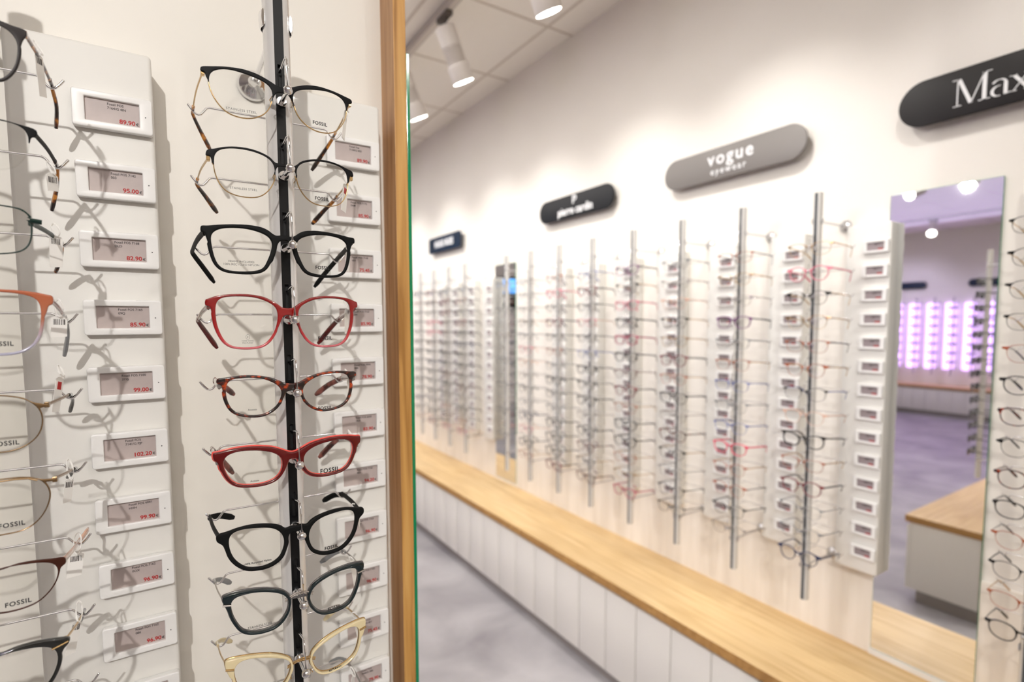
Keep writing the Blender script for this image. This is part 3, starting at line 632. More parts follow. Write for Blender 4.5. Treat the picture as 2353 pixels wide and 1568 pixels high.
# ------------------------------------------------------------------ display rods with hooks
def rod_proto(cols, hooks=14, name='display_rod', chan=BLACKG):
    tube_m, chrome = cols
    Z0, Z1 = -.869, .382
    root = empty(name, (0, .595, Z0))
    off = Vector((0, -.595, -Z0))
    def P(b):
        b.v = [tuple(Vector(q)+off) for q in b.v]; return b
    t = MBuf(); prof = []
    n = 30; g0 = math.radians(21)
    for i in range(n+1):
        a = -math.pi/2+g0+(2*math.pi-2*g0)*i/n; prof.append((.0125*math.cos(a), .595+.0130*math.sin(a)))
    for i in range(n, -1, -1):
        a = -math.pi/2+g0+(2*math.pi-2*g0)*i/n; prof.append((.0108*math.cos(a), .595+.0113*math.sin(a)))
    k = len(prof); v = [(x, y, Z0) for x, y in prof]+[(x, y, Z1) for x, y in prof]
    f = [[i, (i+1) % k, k+(i+1) % k, k+i] for i in range(k)]
    f += [[i, i+1, k-2-i, k-1-i][::-1] for i in range(n)]+[[k+i, k+i+1, k+k-2-i, k+k-1-i] for i in range(n)]
    t.add(v, f)
    autosmooth(P(t).obj('tube', tube_m, root), 40)
    c = MBuf(); edges = [Z0]
    for r in range(14):
        z = zrow(r); edges += [z+.012, z+.037]
    edges = sorted(edges+[Z1])
    # solid black strip between the slots, darker inside them
    zz = [Z0]+sorted(e for r in range(14) for e in (zrow(r)+.010, zrow(r)+.036))+[Z1]
    for i in range(0, len(zz), 2): c.box((-.0043, .5832, zz[i]), (.0043, .5856, zz[i+1]))
    for i in range(0, len(zz)-2, 2):
        c.box((-.0043, .5832, zz[i+1]), (-.0019, .5856, zz[i+2])); c.box((.0019, .5832, zz[i+1]), (.0043, .5856, zz[i+2]))
    ch = P(c).obj('black_channel', chan, root)
    P(MBuf().box((-.0043, .5875, Z0+.001), (.0043, .588, Z1-.001))).obj('slot_back', SLOT, ch)
    capb = MBuf(); capb.lathe([(.0118, 0), (.0118, .002), (.004, .0026)], (0, .595, Z1-.0012), (0, 0, 1), 28)
    autosmooth(P(capb).obj('end_cap', tube_m, root), 40)
    for z in (.300, -.762):
        b = MBuf()
        for s in (-1, 1):
            pr = []
            for i in range(9):
                a = (-.15*math.pi if s > 0 else 1.15*math.pi)+s*(.72*math.pi*i/8)*1
                pr.append((.0142*math.cos(a), .595+.0147*math.sin(a)))
            b.sweep([(x, y, z) for x, y in pr], .0018, .0085, 8, up=(0, 0, 1))
        b.ball((0, .611, z), .0060, 14)
        b.sweep([(0, .609, z), (0, .64, z), (0, .755, z)], .0029, n=12)
        cl = autosmooth(P(b).obj('wall_bracket', chrome, root), 50)
        d = MBuf(); d.lathe([(.0185, 0), (.0185, .004), (.0165, .0075), (.009, .0105), (.0045, .016), (.004, .026)], (0, YW-.0006, z), (0, -1, 0), 28)
        autosmooth(P(d).obj('bracket_disc', chrome, cl), 40)
    for r in range(hooks):
        z = zrow(r); b = MBuf()
        b.sweep([(0, .5845, z+.0285), (.0003, .574, z+.0305), (.0008, .5605, z+.0325), (.001, .5555, z+.0315), (.001, .5528, z+.028), (.001, .552, z+.022), (.001, .5515, z+.004)], .00105, n=8)
        b.sweep([(.0006, .5845, z-.0002), (.0008, .566, z-.0004), (.001, .5525, z-.0004)], .0023, n=10)
        b.lathe([(.0046, 0), (.0052, .0015), (.0046, .003)], (.0006, .5832, z-.0002), (0, -1, 0), 16)
        hk = autosmooth(P(b).obj('hook', chrome, root), 50)
        bl = MBuf(); bl.ball((.001, .5508, z), .0044, 16); P(bl).obj('hook_ball', chrome, hk, True)
        br = MBuf(); S2 = []
        for s in (-1, 1):
            q = [(s*.0585, .0063), (s*.0615, .0050), (s*.0645, .0008), (s*.0668, -.0020), (s*.0692, -.0028), (s*.0715, -.0022), (s*.0745, .0010), (s*.0778, .0056)]
            S2.append([(x+.0013, .656, z+h) for x, h in q])
        br.sweep(S2[0][::-1]+S2[1], .00115, n=8)
        br.sweep([(.0013, .6075, z+.0063), (.0013, .656, z+.0063)], .0011, n=8)
        for s in (0, 1): br.ball(S2[s][-1], .00125, 8)
        autosmooth(P(br).obj('temple_bar', chrome, hk), 50)
    return root
def place_rod(root, wall, u):
    root.location = W(wall, u, 0, .595, -.869); root.rotation_euler = (0, 0, ROT[wall]); return root

UL = (.1035, -.1515)
rodL = place_rod(rod_proto((TUBE, CHROME)), 'L', UL[0])
tag(rodL, 'white display rod with black slotted strip and chrome ball hooks, in sharp focus', 'display rod')
r = place_rod(copy_tree(rodL), 'L', UL[1]); tag(r, 'display rod at the left picture edge, only its chrome temple bars showing', 'display rod')
panel('L', UL[1], 'white laminate panel carrying the leftmost column of price labels')
panel('L', UL[0], 'white laminate panel between the focused rod and the oak board')

RR = [.347, .861, 1.110, 1.361, 1.612, 1.865, 2.112, 2.362, 2.605, 3.117, 3.355, 3.600, 3.840]
def rname(i):
    if i == 0: return 'rod right of the wide mirror'
    if i < 9: return (ORD[i-1]+' rod left of the wide mirror') if i > 1 else 'nearest rod left of the wide mirror'
    return (ORD[i-9]+' rod beyond the narrow mirror') if i > 9 else 'nearest rod beyond the narrow mirror'
rodR = rod_proto((TUBEF, CHROMEF), chan=CHANF)
for i, u in enumerate(RR):
    r = rodR if i == 0 else copy_tree(rodR)
    place_rod(r, 'R', u); tag(r, 'silver display rod with hooks: the '+rname(i), 'display rod', 'display rods on the right wall')
    if i != 8:
        panel('R', u, 'white label panel just right of the '+rname(i), group='label panels on the right wall')

# ------------------------------------------------------------------ price labels
def rrect(x0, z0, x1, z1, r, n=5):
    out = []
    for cx, cz, a0 in ((x1-r, z1-r, 0), (x0+r, z1-r, 90), (x0+r, z0+r, 180), (x1-r, z0+r, 270)):
        for i in range(n+1):
            a = math.radians(a0+90*i/n); out.append((cx+r*math.cos(a), cz+r*math.sin(a)))
    return out
BEZ = plate(rrect(-.0342, -.0187, .0342, .0187, .0028), [rrect(-.0236, -.0116, .0226, .0120, .0004, 1)], .0080, .0011, wrap=False, name='bezel')
SCRM = MBuf().box((-.0240, -.0006, -.0120), (.0230, .0035, .0124)).mesh('screen')
def price_label(wall, u, dx, z, l1, l2, price, label, full=True, group=None):
    root = empty('price_label', W(wall, u, .1105+dx, .7115, z), ROT[wall]); tag(root, label, 'price label', group)
    bz = link('label_body', BEZ, BEZEL, root); autosmooth(bz, 40)
    s = link('screen', SCRM, SCREEN, root)
    if full:
        d = MBuf(); d.lathe([(.0006, 0), (.0006, .0003)], (.0281, -.0039, -.0005), (0, -1, 0), 10); d.obj('indicator_dot', INKB, root)
        text('product_text', l1, .0034, INK, s, (-.0050, -.0007, .0083), align='LEFT', bold=.00005, xs=.98)
        text('product_text', l2, .0034, INK, s, (-.0050, -.0007, .0043), align='LEFT', bold=.00005, xs=.98)
        text('price_text', price, .0060, RED, s, (.0187, -.0007, -.0080), align='RIGHT', bold=.00016, xs=1.04)
        text('currency_text', '\u20ac', .0040, INK, s, (.0192, -.0007, -.0086), align='LEFT', bold=.00006)
    return root
LAB = [[('Fossil FOS', '7164/G 4IN', '89.90'), ('Fossil FOS 7142', '003', '95.00'), ('Fossil FOS 7168', 'DLD', '82.90'), ('Fossil FOS 7165', '09Q', '85.90'),
        ('Fossil FOS 7100', '3YG', '99.00'), ('Fossil FOS', '7141/G PJP', '102.20'), ('Fossil FOS 6041', 'HHH', '99.90'), ('Fossil FOS 7162', '0OX', '96.90'), ('Fossil FOS 7162', '086', '96.90'), ('Fossil FOS 7161', '003', '96.90')],
       [('Fossil Fos', '7134/G 003', '89.90'), ('Fossil FOS 7175', '0AM', '85.90'), ('Fossil FOS 7148', '003', '75.45'), ('Fossil FOS 7163', 'LK4', '85.90'),
        ('Fossil FOS 7094', '086', '78.90'), ('Fossil FOS 6058', 'OLV', '83.90'), ('Fossil FOS 7156', '003', '94.20'), ('Fossil FOS 7162', 'PJP', '96.90'), ('Fossil FOS 7162', 'PJX', '96.90'), ('Fossil FOS', '7121/G 807', '75.45'), ('Fossil FOS', '7080/G 086', '79.90')]]
for c, (u, dx) in enumerate(((UL[1], .002), (UL[0], -.001))):
    for k, (a, b, p) in enumerate(LAB[c]):
        price_label('L', u, dx, .2212-.0715*k, a, b, p,
                    f"white price label showing {p} euro, {ORD[k]} from the top of the {['left', 'middle'][c]} label column", group=['price labels in the left column', 'price labels in the middle column'][1 if c else 0])
# far labels: one body, one screen with a few printed marks
fb = empty('price_label', (0, 0, 0)); o = link('label_body', BEZ, BEZEL, fb)
fs = link('screen', SCRM.copy(), SCREEN_FAR, fb); fs.data.materials.clear(); fs.data.materials.append(SCREEN_FAR)
m = MBuf().box((-.0046, -.0009, .0072), (.017, -.0006, .0090)).box((-.0046, -.0009, .0036), (.006, -.0006, .0052)); m.obj('product_text', INK, fs)
m = MBuf().box((.005, -.0009, -.0100), (.0187, -.0006, -.0062)); m.obj('price_text', RED, fs)
first = True
for i, u in enumerate(RR):
    if i in (0, 8): continue
    for k in range(14):
        r = fb if first else copy_tree(fb); first = False
        r.location = W('R', u, .1105, .7115, .2212-.0715*k); r.rotation_euler = (0, 0, ROT['R'])
        tag(r, f'white price label, {ORD[k]} down, beside the {rname(i)}', 'price label', 'price labels on the right wall')

# ------------------------------------------------------------------ the focused pairs on the middle rod
def on_rod(root, key, label, u=UL[0]):
    d = TRACED[key]; k = d['row']
    root.location = (d['xc'], .5575, zrow(k)+H); return tag(root, label, 'eyeglasses', 'eyeglasses on the middle rod' if key[0] == 'G' else 'eyeglasses at the left edge')
def near(key, label, mf, mt, u=UL[0], **k):
    d = TRACED[key]; sp = spec_of(d)
    bx = (u+.0013+.0692-d['xc'])
    tp = d.get('tips')
    if key[0] == 'L': tp = [[-tp[0][0], tp[0][1]], tp[0]]
    bl = k.pop('barl', None); k.pop('barr', None)
    r = eyeglasses('eyeglasses', sp, mf, mt, tips=tp, bars=(bl or (bx-.003 if key[0] == 'G' else bx, .0010), (bx, .0010)), temple_n=12, **k)
    return on_rod(r, key, label)
near('G1', 'topmost pair on the middle rod, black wing-shaped front over a pale gold rim', MB, GOLD, m_low=GOLD, low=(-11, -3, 10, 58), thick=.0022, bevel=.0005, m_tip=TORTL, tw=(.0007, .0014), tipw=(.0016, .0026), pads=True, hinge=(65.5, 5))
near('G2', 'second pair down on the middle rod, matt black browline front with gold lower rims', MB, GOLD, m_low=GOLD, low=(-7, -3, 10, 58), thick=.0022, bevel=.0005, m_tip=TORTL, tw=(.0007, .0014), tipw=(.0018, .0028), pads=True, hinge=(64.5, 2))
near('G3', 'third pair down on the middle rod, matt black rectangular frame, recycled nylon note on lens', MBN, MBN, thick=.0042, bevel=.0012, tw=(.0015, .0032), tipw=(.0017, .0030), hinge=(66.5, 8))
near('G4', 'red frame fading to pink on the middle rod', REDG, TORTR, thick=.0042, bevel=.0011, tw=(.0015, .0026), tipw=(.0017, .0028), hinge=(67, 12), m_tip=REDD)
near('G5', 'dark tortoiseshell pair on the middle rod, between the two red pairs', TORT, CLRT, thick=.0042, bevel=.0011, tw=(.0015, .0026), tipw=(.0018, .0032), hinge=(62.5, 10), m_tip=TORTR, barl=(.0600, .0075))
near('G6', 'deep red frame with coral back layer on the middle rod', REDF, CLRT, thick=.0042, bevel=.0011, edge=CORAL, edge_t=.0022, tw=(.0015, .0026), tipw=(.0018, .0032), hinge=(65.5, 10), m_tip=TORTR, barl=(.0640, .0040))
near('G7', 'round matt black pair with keyhole bridge on the middle rod', MBN, MBN, thick=.0044, bevel=.0010, tw=(.0015, .0030), tipw=(.0018, .0036), hinge=(67, 8))
near('G8', 'dark teal pair with silver wire bridge on the middle rod', TEAL, SILV, thick=.0040, bevel=.0009, edge=TEALG, tw=(.0007, .0013), tipw=(.0016, .0030), m_tip=CLRG, padm=SILV, pads=True, hinge=(66, 16),
     bridge=[(-13.5, 8), (-9, 10), (-4, 12.5), (0, 13), (4, 12.5), (9, 10), (13.5, 8)])
near('G9', 'cream pair with gold wire bridge, lowest complete pair on the middle rod', CREAM, GOLD, thick=.0040, bevel=.0009, edge=GOLD, tw=(.0007, .0013), tipw=(.0016, .0028), m_tip=CREAM, padm=GOLD, pads=True, hinge=(66.5, 24),
     bridge=[(-13.5, 10), (-9, 12), (-4, 14), (0, 14.5), (4, 14), (9, 12), (13.5, 10)])
d10 = dict(TRACED['G9']); d10['row'] = 9; d10['tips'] = [[-52.4, -18.9], [58.2, -13.8]]; TRACED['G10'] = d10
near('G10', 'pair cut off by the bottom picture edge on the middle rod, only grey temples showing', CLRT, CLRT, thick=.0040, bevel=.0010, tw=(.0014, .0022), tipw=(.0017, .0030), hinge=(66.5, 18), m_tip=CLRG, padm=SILV,
     bridge=[(-13.5, 10), (-4, 14), (0, 14.5), (4, 14), (13.5, 10)])
# pairs cut off by the left edge
near('L1', 'topmost pair at the left edge, dark plum front with tortoiseshell temple', PLUM, TORTL, u=UL[1], thick=.0022, bevel=.0005, tw=(.0012, .0022), tipw=(.0015, .0026), hinge=(72.3, 5), m_tip=TORTL)
near('L2', 'second pair at the left edge, black half-rim with dark temple', MB, MB, u=UL[1], thick=.0020, bevel=.0005, tw=(.0012, .0022), tipw=(.0015, .0026), hinge=(74, 2), m_tip=TORTL, m_low=LENS, low=(-6, -6, 10, 60))
near('L3', 'thin dark green metal pair at the left edge', PINE, PINE, u=UL[1], thick=.0018, bevel=.0004, tw=(.0009, .0022), tipw=(.0014, .0024), hinge=(69, 4), m_tip=TORTL)
near('L4', 'orange frame fading to blue-grey at the left edge', OCHR, TORTR, u=UL[1], thick=.0042, bevel=.0011, tw=(.0014, .0026), tipw=(.0016, .0028), hinge=(77.5, 15), m_tip=CLRG)
near('L5', 'thin round gold wire pair at the left edge', GOLDD, GOLDD, u=UL[1], thick=.0016, bevel=.0005, tw=(.0008, .0014), tipw=(.0015, .0024), hinge=(71.5, 3), m_tip=BLKG)
near('L6', 'gold aviator pair with double bar at the left edge', GOLDD, GOLDD, u=UL[1], thick=.0018, bevel=.0005, tw=(.0008, .0014), tipw=(.0015, .0024), hinge=(73.5, 13), m_tip=BLKG)
near('L7', 'dark brown metal pair at the left edge with pinkish temple', BRWN, PEAC, u=UL[1], thick=.0020, bevel=.0005, tw=(.0009, .0028), tipw=(.0014, .0028), hinge=(75.5, 15))
near('L8', 'glossy black pair with small gold bar at the lower left corner', BLKG, GOLD, u=UL[1], thick=.0044, bevel=.0011, tw=(.0008, .0014), tipw=(.0016, .0028), hinge=(74, 19), m_tip=CLRG)

# printing on the demo lenses, small metal accents
def lens_of(key_label): return [o for o in bpy.data.objects if o.get('label') == key_label][0]
GL = {}
for o in list(C.objects):
    if o.get('group') in ('eyeglasses on the middle rod', 'eyeglasses at the left edge'):
        kk = [k for k, d in TRACED.items() if abs(o.location.z-(zrow(d['row'])+H)) < 1e-4 and abs(o.location.x-d['xc']) < 1e-4]
        GL[kk[0]] = o
def lens_text(key, px, py, body, size, side, **k):
    root = GL[key]; P = atY(px, py, .5575)-root.location
    P = atY(px, py, .5565+KW*P.x**2)-root.location
    lens = [c for c in root.children if c.name.startswith('lens')][side]
    o = text('lens_text', body, size, INKB if k.get('dark', 1) else INK, lens, P, bold=k.get('bold', 0), xs=k.get('xs', 1), sp=k.get('sp', 1))
    o.rotation_euler = (0, 0, math.atan(2*KW*P.x)*.9)
for key, px, py, s in (('G1', 735, 284.5, 1), ('G2', 740, 457.5, 1), ('G3', 741, 616, 1), ('G4', 747, 777.5, 1), ('G5', 747, 938, 1), ('G6', 758, 1081, 1.42), ('G7', 761.5, 1258, 1), ('G8', 769, 1396.5, 1), ('G9', 771.5, 1538, 1),
                       ('L4', 1, 791, 1.05), ('L5', 13, 1020, 1.1), ('L6', 27, 1206.5, 1.1), ('L7', 42, 1386, 1.12)):
    lens_text(key, px, py, 'FOSSIL', .0046*s, 1, bold=.00013, xs=.93, sp=1.14)
for key, px, py, body, size, kw in (('G1', 555, 254, 'STAINLESS STEEL', .0030, dict(sp=1.2, xs=.95)), ('G2', 560, 434.5, 'STAINLESS STEEL', .0028, dict(sp=1.15, xs=.95)),
        ('G3', 555, 601.8, 'FRAME INCLUDES', .0026, dict(xs=1.05)), ('G3', 555, 608.6, '100% RECYCLED NYLON', .0026, dict(xs=1.05)),
        ('G4', 569.5, 784, "WE'RE GOING", .0016, {}), ('G4', 569.5, 788.6, 'PRO-PLANET', .0016, {}), ('G5', 580, 942, 'Acetate', .0026, dict(xs=.95)), ('G6', 585.5, 1105.5, 'Acetate', .0026, dict(xs=.95)),
        ('G7', 592, 1292.5, '100% Recycled Nylon', .0026, dict(bold=.00005, xs=1.08)), ('G8', 598, 1438, 'STAINLESS STEEL', .0029, dict(sp=1.1, xs=.92))):
    lens_text(key, px, py, body, size, 0, **kw)
# little round mark above the printed line on the red-to-pink pair
P = atY(569.5, 775, .5575)-GL['G4'].location; b = MBuf()
b.sweep([(P.x+.0016*math.cos(a*.3927), P.y+.0002, P.z+.0024*math.sin(a*.3927)) for a in range(16)], .00011, n=5, up=(0, 1, 0), closed=True)
b.sweep([(P.x, P.y, P.z-.0012), (P.x, P.y, P.z+.0012)], .00012, n=5); b.sweep([(P.x-.0006, P.y, P.z), (P.x+.0006, P.y, P.z+.0003)], .0001, n=5)
b.obj('lens_mark', INKB, [c for c in GL['G4'].children if c.name.startswith('lens')][0])
def accent(key, m, pts, r=.0009):
    b = MBuf(); b.sweep([(x*MM, KW*(x*MM)**2-.0020, z*MM) for x, z in pts], r, r*.9, 8); return autosmooth(b.obj('metal_accent', m, GL[key]))
for key, m in (('G8', SILV), ('G9', GOLD)):
    hz = 15.5 if key == 'G8' else 23
    for s in (-1, 1): accent(key, m, [(s*68.2, hz+.6), (s*65, hz), (s*61, hz-.6)], .0012)
accent('L8', GOLD, [(76, 19.5), (72, 18.2), (65.5, 16.5)], .0010)
accent('L6', GOLDD, [(63.5, 15), (58, 17.6), (50, 18.4), (41, 18.2)], .0008)
accent('L3', PINE, [(69, 5.4), (72, 5.2), (76, 4.8)], .0022)

# ------------------------------------------------------------------ security / hang tags on the temples
def hang_tag(label, top, bot, width, yaw, Y=.615, loop=.010, code=True, red=False, group='paper hang tags'):
    A = atY(*top, Y); B = atY(*bot, Y); L = (A-B).length
    root = empty('hang_tag', A, math.radians(yaw)); tag(root, label, 'hang tag', group)
    wv = width/2; t = MBuf()
    outline = [(-wv, -L), (wv*.9, -L*.97), (wv, -loop-.002), (wv*.45, -loop), (-wv*.45, -loop), (-wv, -loop-.002)]
    lean = math.asin(max(-.6, min(.6, (B.x-A.x)/max(L, 1e-4)/max(.35, abs(math.cos(math.radians(yaw)))))))
    k = len(outline)
    v = [(x, -.0002, z) for x, z in outline]+[(x, .0002, z) for x, z in outline]
    t.add(v, [list(range(k)), list(range(k, 2*k))[::-1]]+[[i, (i+1) % k, k+(i+1) % k, k+i][::-1] for i in range(k)])
    p = t.obj('tag_paper', TAGM, root)
    lp = MBuf(); q = [(.0028*math.sin(a*math.pi/6)*(1 if a else 1), .003*math.cos(a*math.pi/6), -loop*.5-loop*.55*math.cos(a*math.pi/6)*-1) for a in range(12)]
    lp.sweep(q, .0004, .0009, 6, closed=True); lp.obj('tag_loop', TAGM, root)
    if code:
        c = MBuf(); random.seed(int(top[0]*7+top[1])); x = -wv*.7
        while x < wv*.7:
            bw = random.choice((.0003, .0005, .0008)); c.box((x, -.00032, -loop-.008), (x+bw, -.0002, -loop-.003)); x += bw+random.choice((.0004, .0007))
        c.obj('barcode', INK, p)
    if red:
        MBuf().box((-wv*.5, -.00032, -loop-.011), (wv*.5, -.0002, -loop-.004)).obj('red_mark', RED, p)
    root.rotation_euler = (0, -lean, math.radians(yaw)); return root
hang_tag('translucent paper tag edge-on on the topmost left temple', (85, 95), (98, 222), .010, 68, .60)
hang_tag('white tag with barcode on the second left temple', (116, 372), (123, 440), .011, 52, .625)
hang_tag('white barcode tag on the dark green pair', (127, 515), (131, 616), .010, 30, .625)
hang_tag('white barcode tag on the orange-to-blue pair', (135, 690), (137, 776), .0115, 12, .62, loop=.014)
hang_tag('upright tag with red mark on the thin gold pair', (142, 842), (132, 948), .009, 62, .615, code=False, red=True)
hang_tag('white barcode tag on the gold aviator pair', (163, 1058), (156, 1154), .0085, 48, .635, loop=.017)
hang_tag('white barcode tag on the dark brown pair', (180, 1228), (171, 1326), .0115, 14, .62, loop=.017)
hang_tag('white tag hanging from the glossy black pair', (186, 1385), (164, 1498), .009, 40, .62, loop=.016)
for k, (t, b, wd, yw, Y) in enumerate((((797, 238), (781, 332), .009, 55, .590), ((796, 405), (785, 492), .012, 50, .590), ((800, 562), (797, 626), .0105, 48, .590), ((796, 690), (796, 768), .0095, 50, .595),
                                 ((799, 850), (803, 928), .008, 60, .585), ((806, 990), (808, 1068), .0075, 62, .60), ((815, 1160), (852, 1230), .0085, 62, .585), ((808, 1282), (822, 1352), .009, 45, .60), ((815, 1410), (833, 1480), .010, 45, .60), ((810, 1535), (812, 1600), .010, 52, .60))):
    hang_tag(f'white paper tag on the right temple of the {ORD[k]} pair on the middle rod', t, b, wd, yw, Y, code=False, red=(k == 1))

# ------------------------------------------------------------------ pairs on the right wall
CACHE = {}
SH = dict(round=(46, 41, 2.15, 0), panto=(48, 40, 2.5, 0), rect=(52, 34, 3.4, 0), soft=(51, 37, 2.8, .2), cat=(50, 36, 2.4, .9))
def far_pair(shape, thin, mf, mt, ml=LENS, name='eyeglasses', mlow=None):
    key = (shape, thin, mf.name, mt.name, ml.name)
    if key in CACHE: return copy_tree(CACHE[key])
    w_, h_, p_, ct = SH[shape]; t = 1.0 if thin else (3.4 if shape == 'cat' else 2.4)
    lens = super_lens(w_, h_, p_, -(9.5+w_/2), -5.5, cat=ct)
    sp = auto_spec(lens, t, 4.5 if not thin else 4.0, 67, 8 if shape != 'cat' else 13, 2.2 if thin else 3.2, 1.0 if thin else 1.9)
    kw = {}
    if mlow: kw = dict(m_low=mlow, low=(-6, 0, 10, 60))
    r = eyeglasses(name, sp, mf, mt, ml, thick=.0022 if thin else .0038, bevel=.0005 if thin else .0009, N=28, sub=2, tw=(.0009, .0017) if thin else (.0014, .0026), bars=(.0705, .0010),
                   tips=[(-55, -27), (55, -27)], hinge=(65.5, 7 if shape != 'cat' else 12), temple_n=6, **kw)
    CACHE[key] = r; return r
NM = {}
P_ = {  # colour key: (front, temple, thin, words)
 'g': (GOLD, GOLD, True, 'thin gold metal'), 's': (SILV, SILV, True, 'thin silver metal'), 'k': (BLKG, BLKG, False, 'black acetate'), 'K': (MB, GOLD, True, 'black and gold metal'),
 'm': (MAGE, MAGE, False, 'magenta'), 'p': (PINK, PINK, False, 'pink'), 'P': (PINK, PEAC, True, 'thin pink'), 'h': (HOTP, HOTP, False, 'hot pink'), 'w': (WINE, BLKG, False, 'wine red'), 'r': (REDF, REDF, True, 'thin red metal'),
 't': (TORT, TORT, False, 'tortoiseshell'), 'T': (RUST, BLKG, True, 'thin rust brown'), 'n': (NAVY, NAVY, False, 'navy'), 'N': (MB, BLUE, True, 'black front with blue temples'), 'b': (BLUE, BLUE, True, 'thin blue metal'),
 'c': (CLRG, CLRG, True, 'clear grey'), 'e': (PEAC, PEAC, True, 'pale peach'), 'u': (PURP, BLKG, False, 'purple and black'), 'd': (MB, MB, True, 'thin black metal'), 'o': (RUST, GOLD, True, 'brown and gold'), 'l': (TEAL, TEAL, False, 'dark teal')}
ROWS = [ # rod code strings, top to bottom
 'KKKKTktdtkTdok', 'gpKgToNekowccn', 'TgsucobcbhoTds', 'cseKgwokstKcdd', 'uKpkmkrwolkogm', 'bwdPdbkdksktKt', 'TpdwdTckdckkkw', 'scsKcPesdcnPko', 'csccsccscccscc',
 'dTdwkndkdtskTP', 'dwwdddkdtkdTrP', 'wtdpptdnkdkdkw', 'nTdddkkddkdnde']
SHP = ['round', 'soft', 'panto', 'rect', 'cat']
random.seed(4)
for i, u in enumerate(RR):
    for k in range(14):
        c = ROWS[i][k]; mf, mt, thin, words = P_[c]
        shape = random.choice(['round', 'soft', 'panto', 'rect', 'soft']) if not (i == 1 and k == 8) else 'cat'
        if i == 0: shape = 'panto' if k % 3 else 'soft'
        if (i, k) in ((1, 2), (1, 1)): shape = 'round'
        if i == 8 and k % 2: continue
        r = far_pair(shape, thin, mf, mt)
        put(r, 'R', u, -.003+random.uniform(-.001, .001), zrow(k)); 
        tag(r, f'{words} eyeglasses, {ORD[k]} down, {rname(i)}', 'eyeglasses', 'eyeglasses on the right wall')

# ------------------------------------------------------------------ behind the partition and the far violet wall (seen in the mirrors)
r = place_rod(copy_tree(rodR), 'B', -.12); tag(r, 'display rod of dark sunglasses behind the partition, seen in the mirror', 'display rod')
sg = None
for k in range(14):
    r = far_pair('soft', False, BLKG, BLKG, SUNL, 'sunglasses'); put(r, 'B', -.12, 0, zrow(k))
    tag(r, f'black sunglasses, {ORD[k]} from the top on the mirrored partition rod', 'sunglasses', 'sunglasses behind the partition')
UF = [2.55+.25*i for i in range(9)]
for i, u in enumerate(UF):
    r = place_rod(copy_tree(rodR), 'F', u); tag(r, f'small mirrored display rod by a violet strip, {ORD[i]} of the far wall', 'display rod', 'display rods on the violet wall')
    panel('F', u, f'violet glowing backlit strip, {ORD[i]} of the far wall in the mirror', VIOLET, 'violet backlit strips', 'backlit_panel')
    if 1 <= i <= 7 and i % 1 == 0:
        for k in range(0, 14, 2):
            r = far_pair('soft', False, BLKG, BLKG, SUNL, 'sunglasses'); put(r, 'F', u, 0, zrow(k))
            tag(r, f'tiny dark sunglasses on the {ORD[i]} rod of the violet wall, {ORD[k]} hook', 'sunglasses', 'sunglasses on the violet wall')

# ------------------------------------------------------------------ brand signs
def pill(x0, x1, z0, z1, rr=None): return rrect(x0, z0, x1, z1, rr or (z1-z0)/2*.999, 10)
def sign(label, wall, u, m, rr=None, hw=.297, hh=.0595, ynear=.728, group=None):
    root = empty('brand_sign', W(wall, u, 0, ynear, .602), ROT[wall]); tag(root, label, 'sign', group)
    b = link('sign_plate', plate(pill(-hw, hw, -hh, hh, rr), [], .010, .0012, wrap=False, y0=.005), m, root); autosmooth(b, 40)
    for s in (-1, 1):
        a = MBuf(); a.lathe([(.007, 0), (.007, YW-ynear-.0105)], (s*(hw-.035), .0102, 0), (0, 1, 0), 14); autosmooth(a.obj('standoff', CHROMEF, root))
    return root, b
def sign_text(b, body, size, x, z, m=WHITE_T, **k):
    return text('lettering', body, size, m, b, (x, -.0006, z), ext=.0006, **k)
r, b = sign('grey metallic rounded sign with two lines of white lettering, left of the largest sign', 'R', 1.272, SIGNG)
sign_text(b, 'vogue', .068, .012, .018, bold=.0009, sp=1.22); sign_text(b, 'eyewear', .034, .004, -.029, bold=.0003, sp=1.4, xs=.95)
r, b = sign('charcoal rounded sign with a small letter emblem above white lettering', 'R', 2.170, SIGNK)
sign_text(b, 'pierre cardin', .056, .010, -.022, bold=.0014, xs=.95); 
# the letter emblem above the name
em = MBuf(); cx, cz = .006, .030
em.box((cx-.014, -.0014, cz-.020), (cx-.005, -.0002, cz+.022)); em.box((cx-.005, -.0014, cz+.013), (cx+.006, -.0002, cz+.022))
for a0 in range(90, -91, -18):           # heavy round bowl of the monogram
    a, c = math.radians(a0), math.radians(a0-18)
    if a0 <= -90: break
    q = [(cx+.004+r_*math.cos(t_), cz+.008+r_*math.sin(t_)) for r_, t_ in ((.014, a), (.014, c), (.0055, c), (.0055, a))]
    em.add([(x_, -.0014, z_) for x_, z_ in q]+[(x_, -.0002, z_) for x_, z_ in q], [[3, 2, 1, 0], [4, 5, 6, 7], [0, 1, 5, 4], [1, 2, 6, 5], [2, 3, 7, 6], [3, 0, 4, 7]])
em.box((cx-.001, -.0014, cz-.006), (cx+.005, -.0002, cz+.001))
em.obj('emblem', WHITE_T, b)
r, b = sign('navy sign with square white capitals, farthest of the wall signs', 'R', 3.705, SIGNN, .022, .272)
sign_text(b, 'HUGO BOSS', .066, 0, 0, bold=.0022, xs=.86)
r, b = sign('black rounded sign with large serif lettering, cut off at the right edge', 'R', .418, SIGNB, hh=.0615)
t = MBuf()
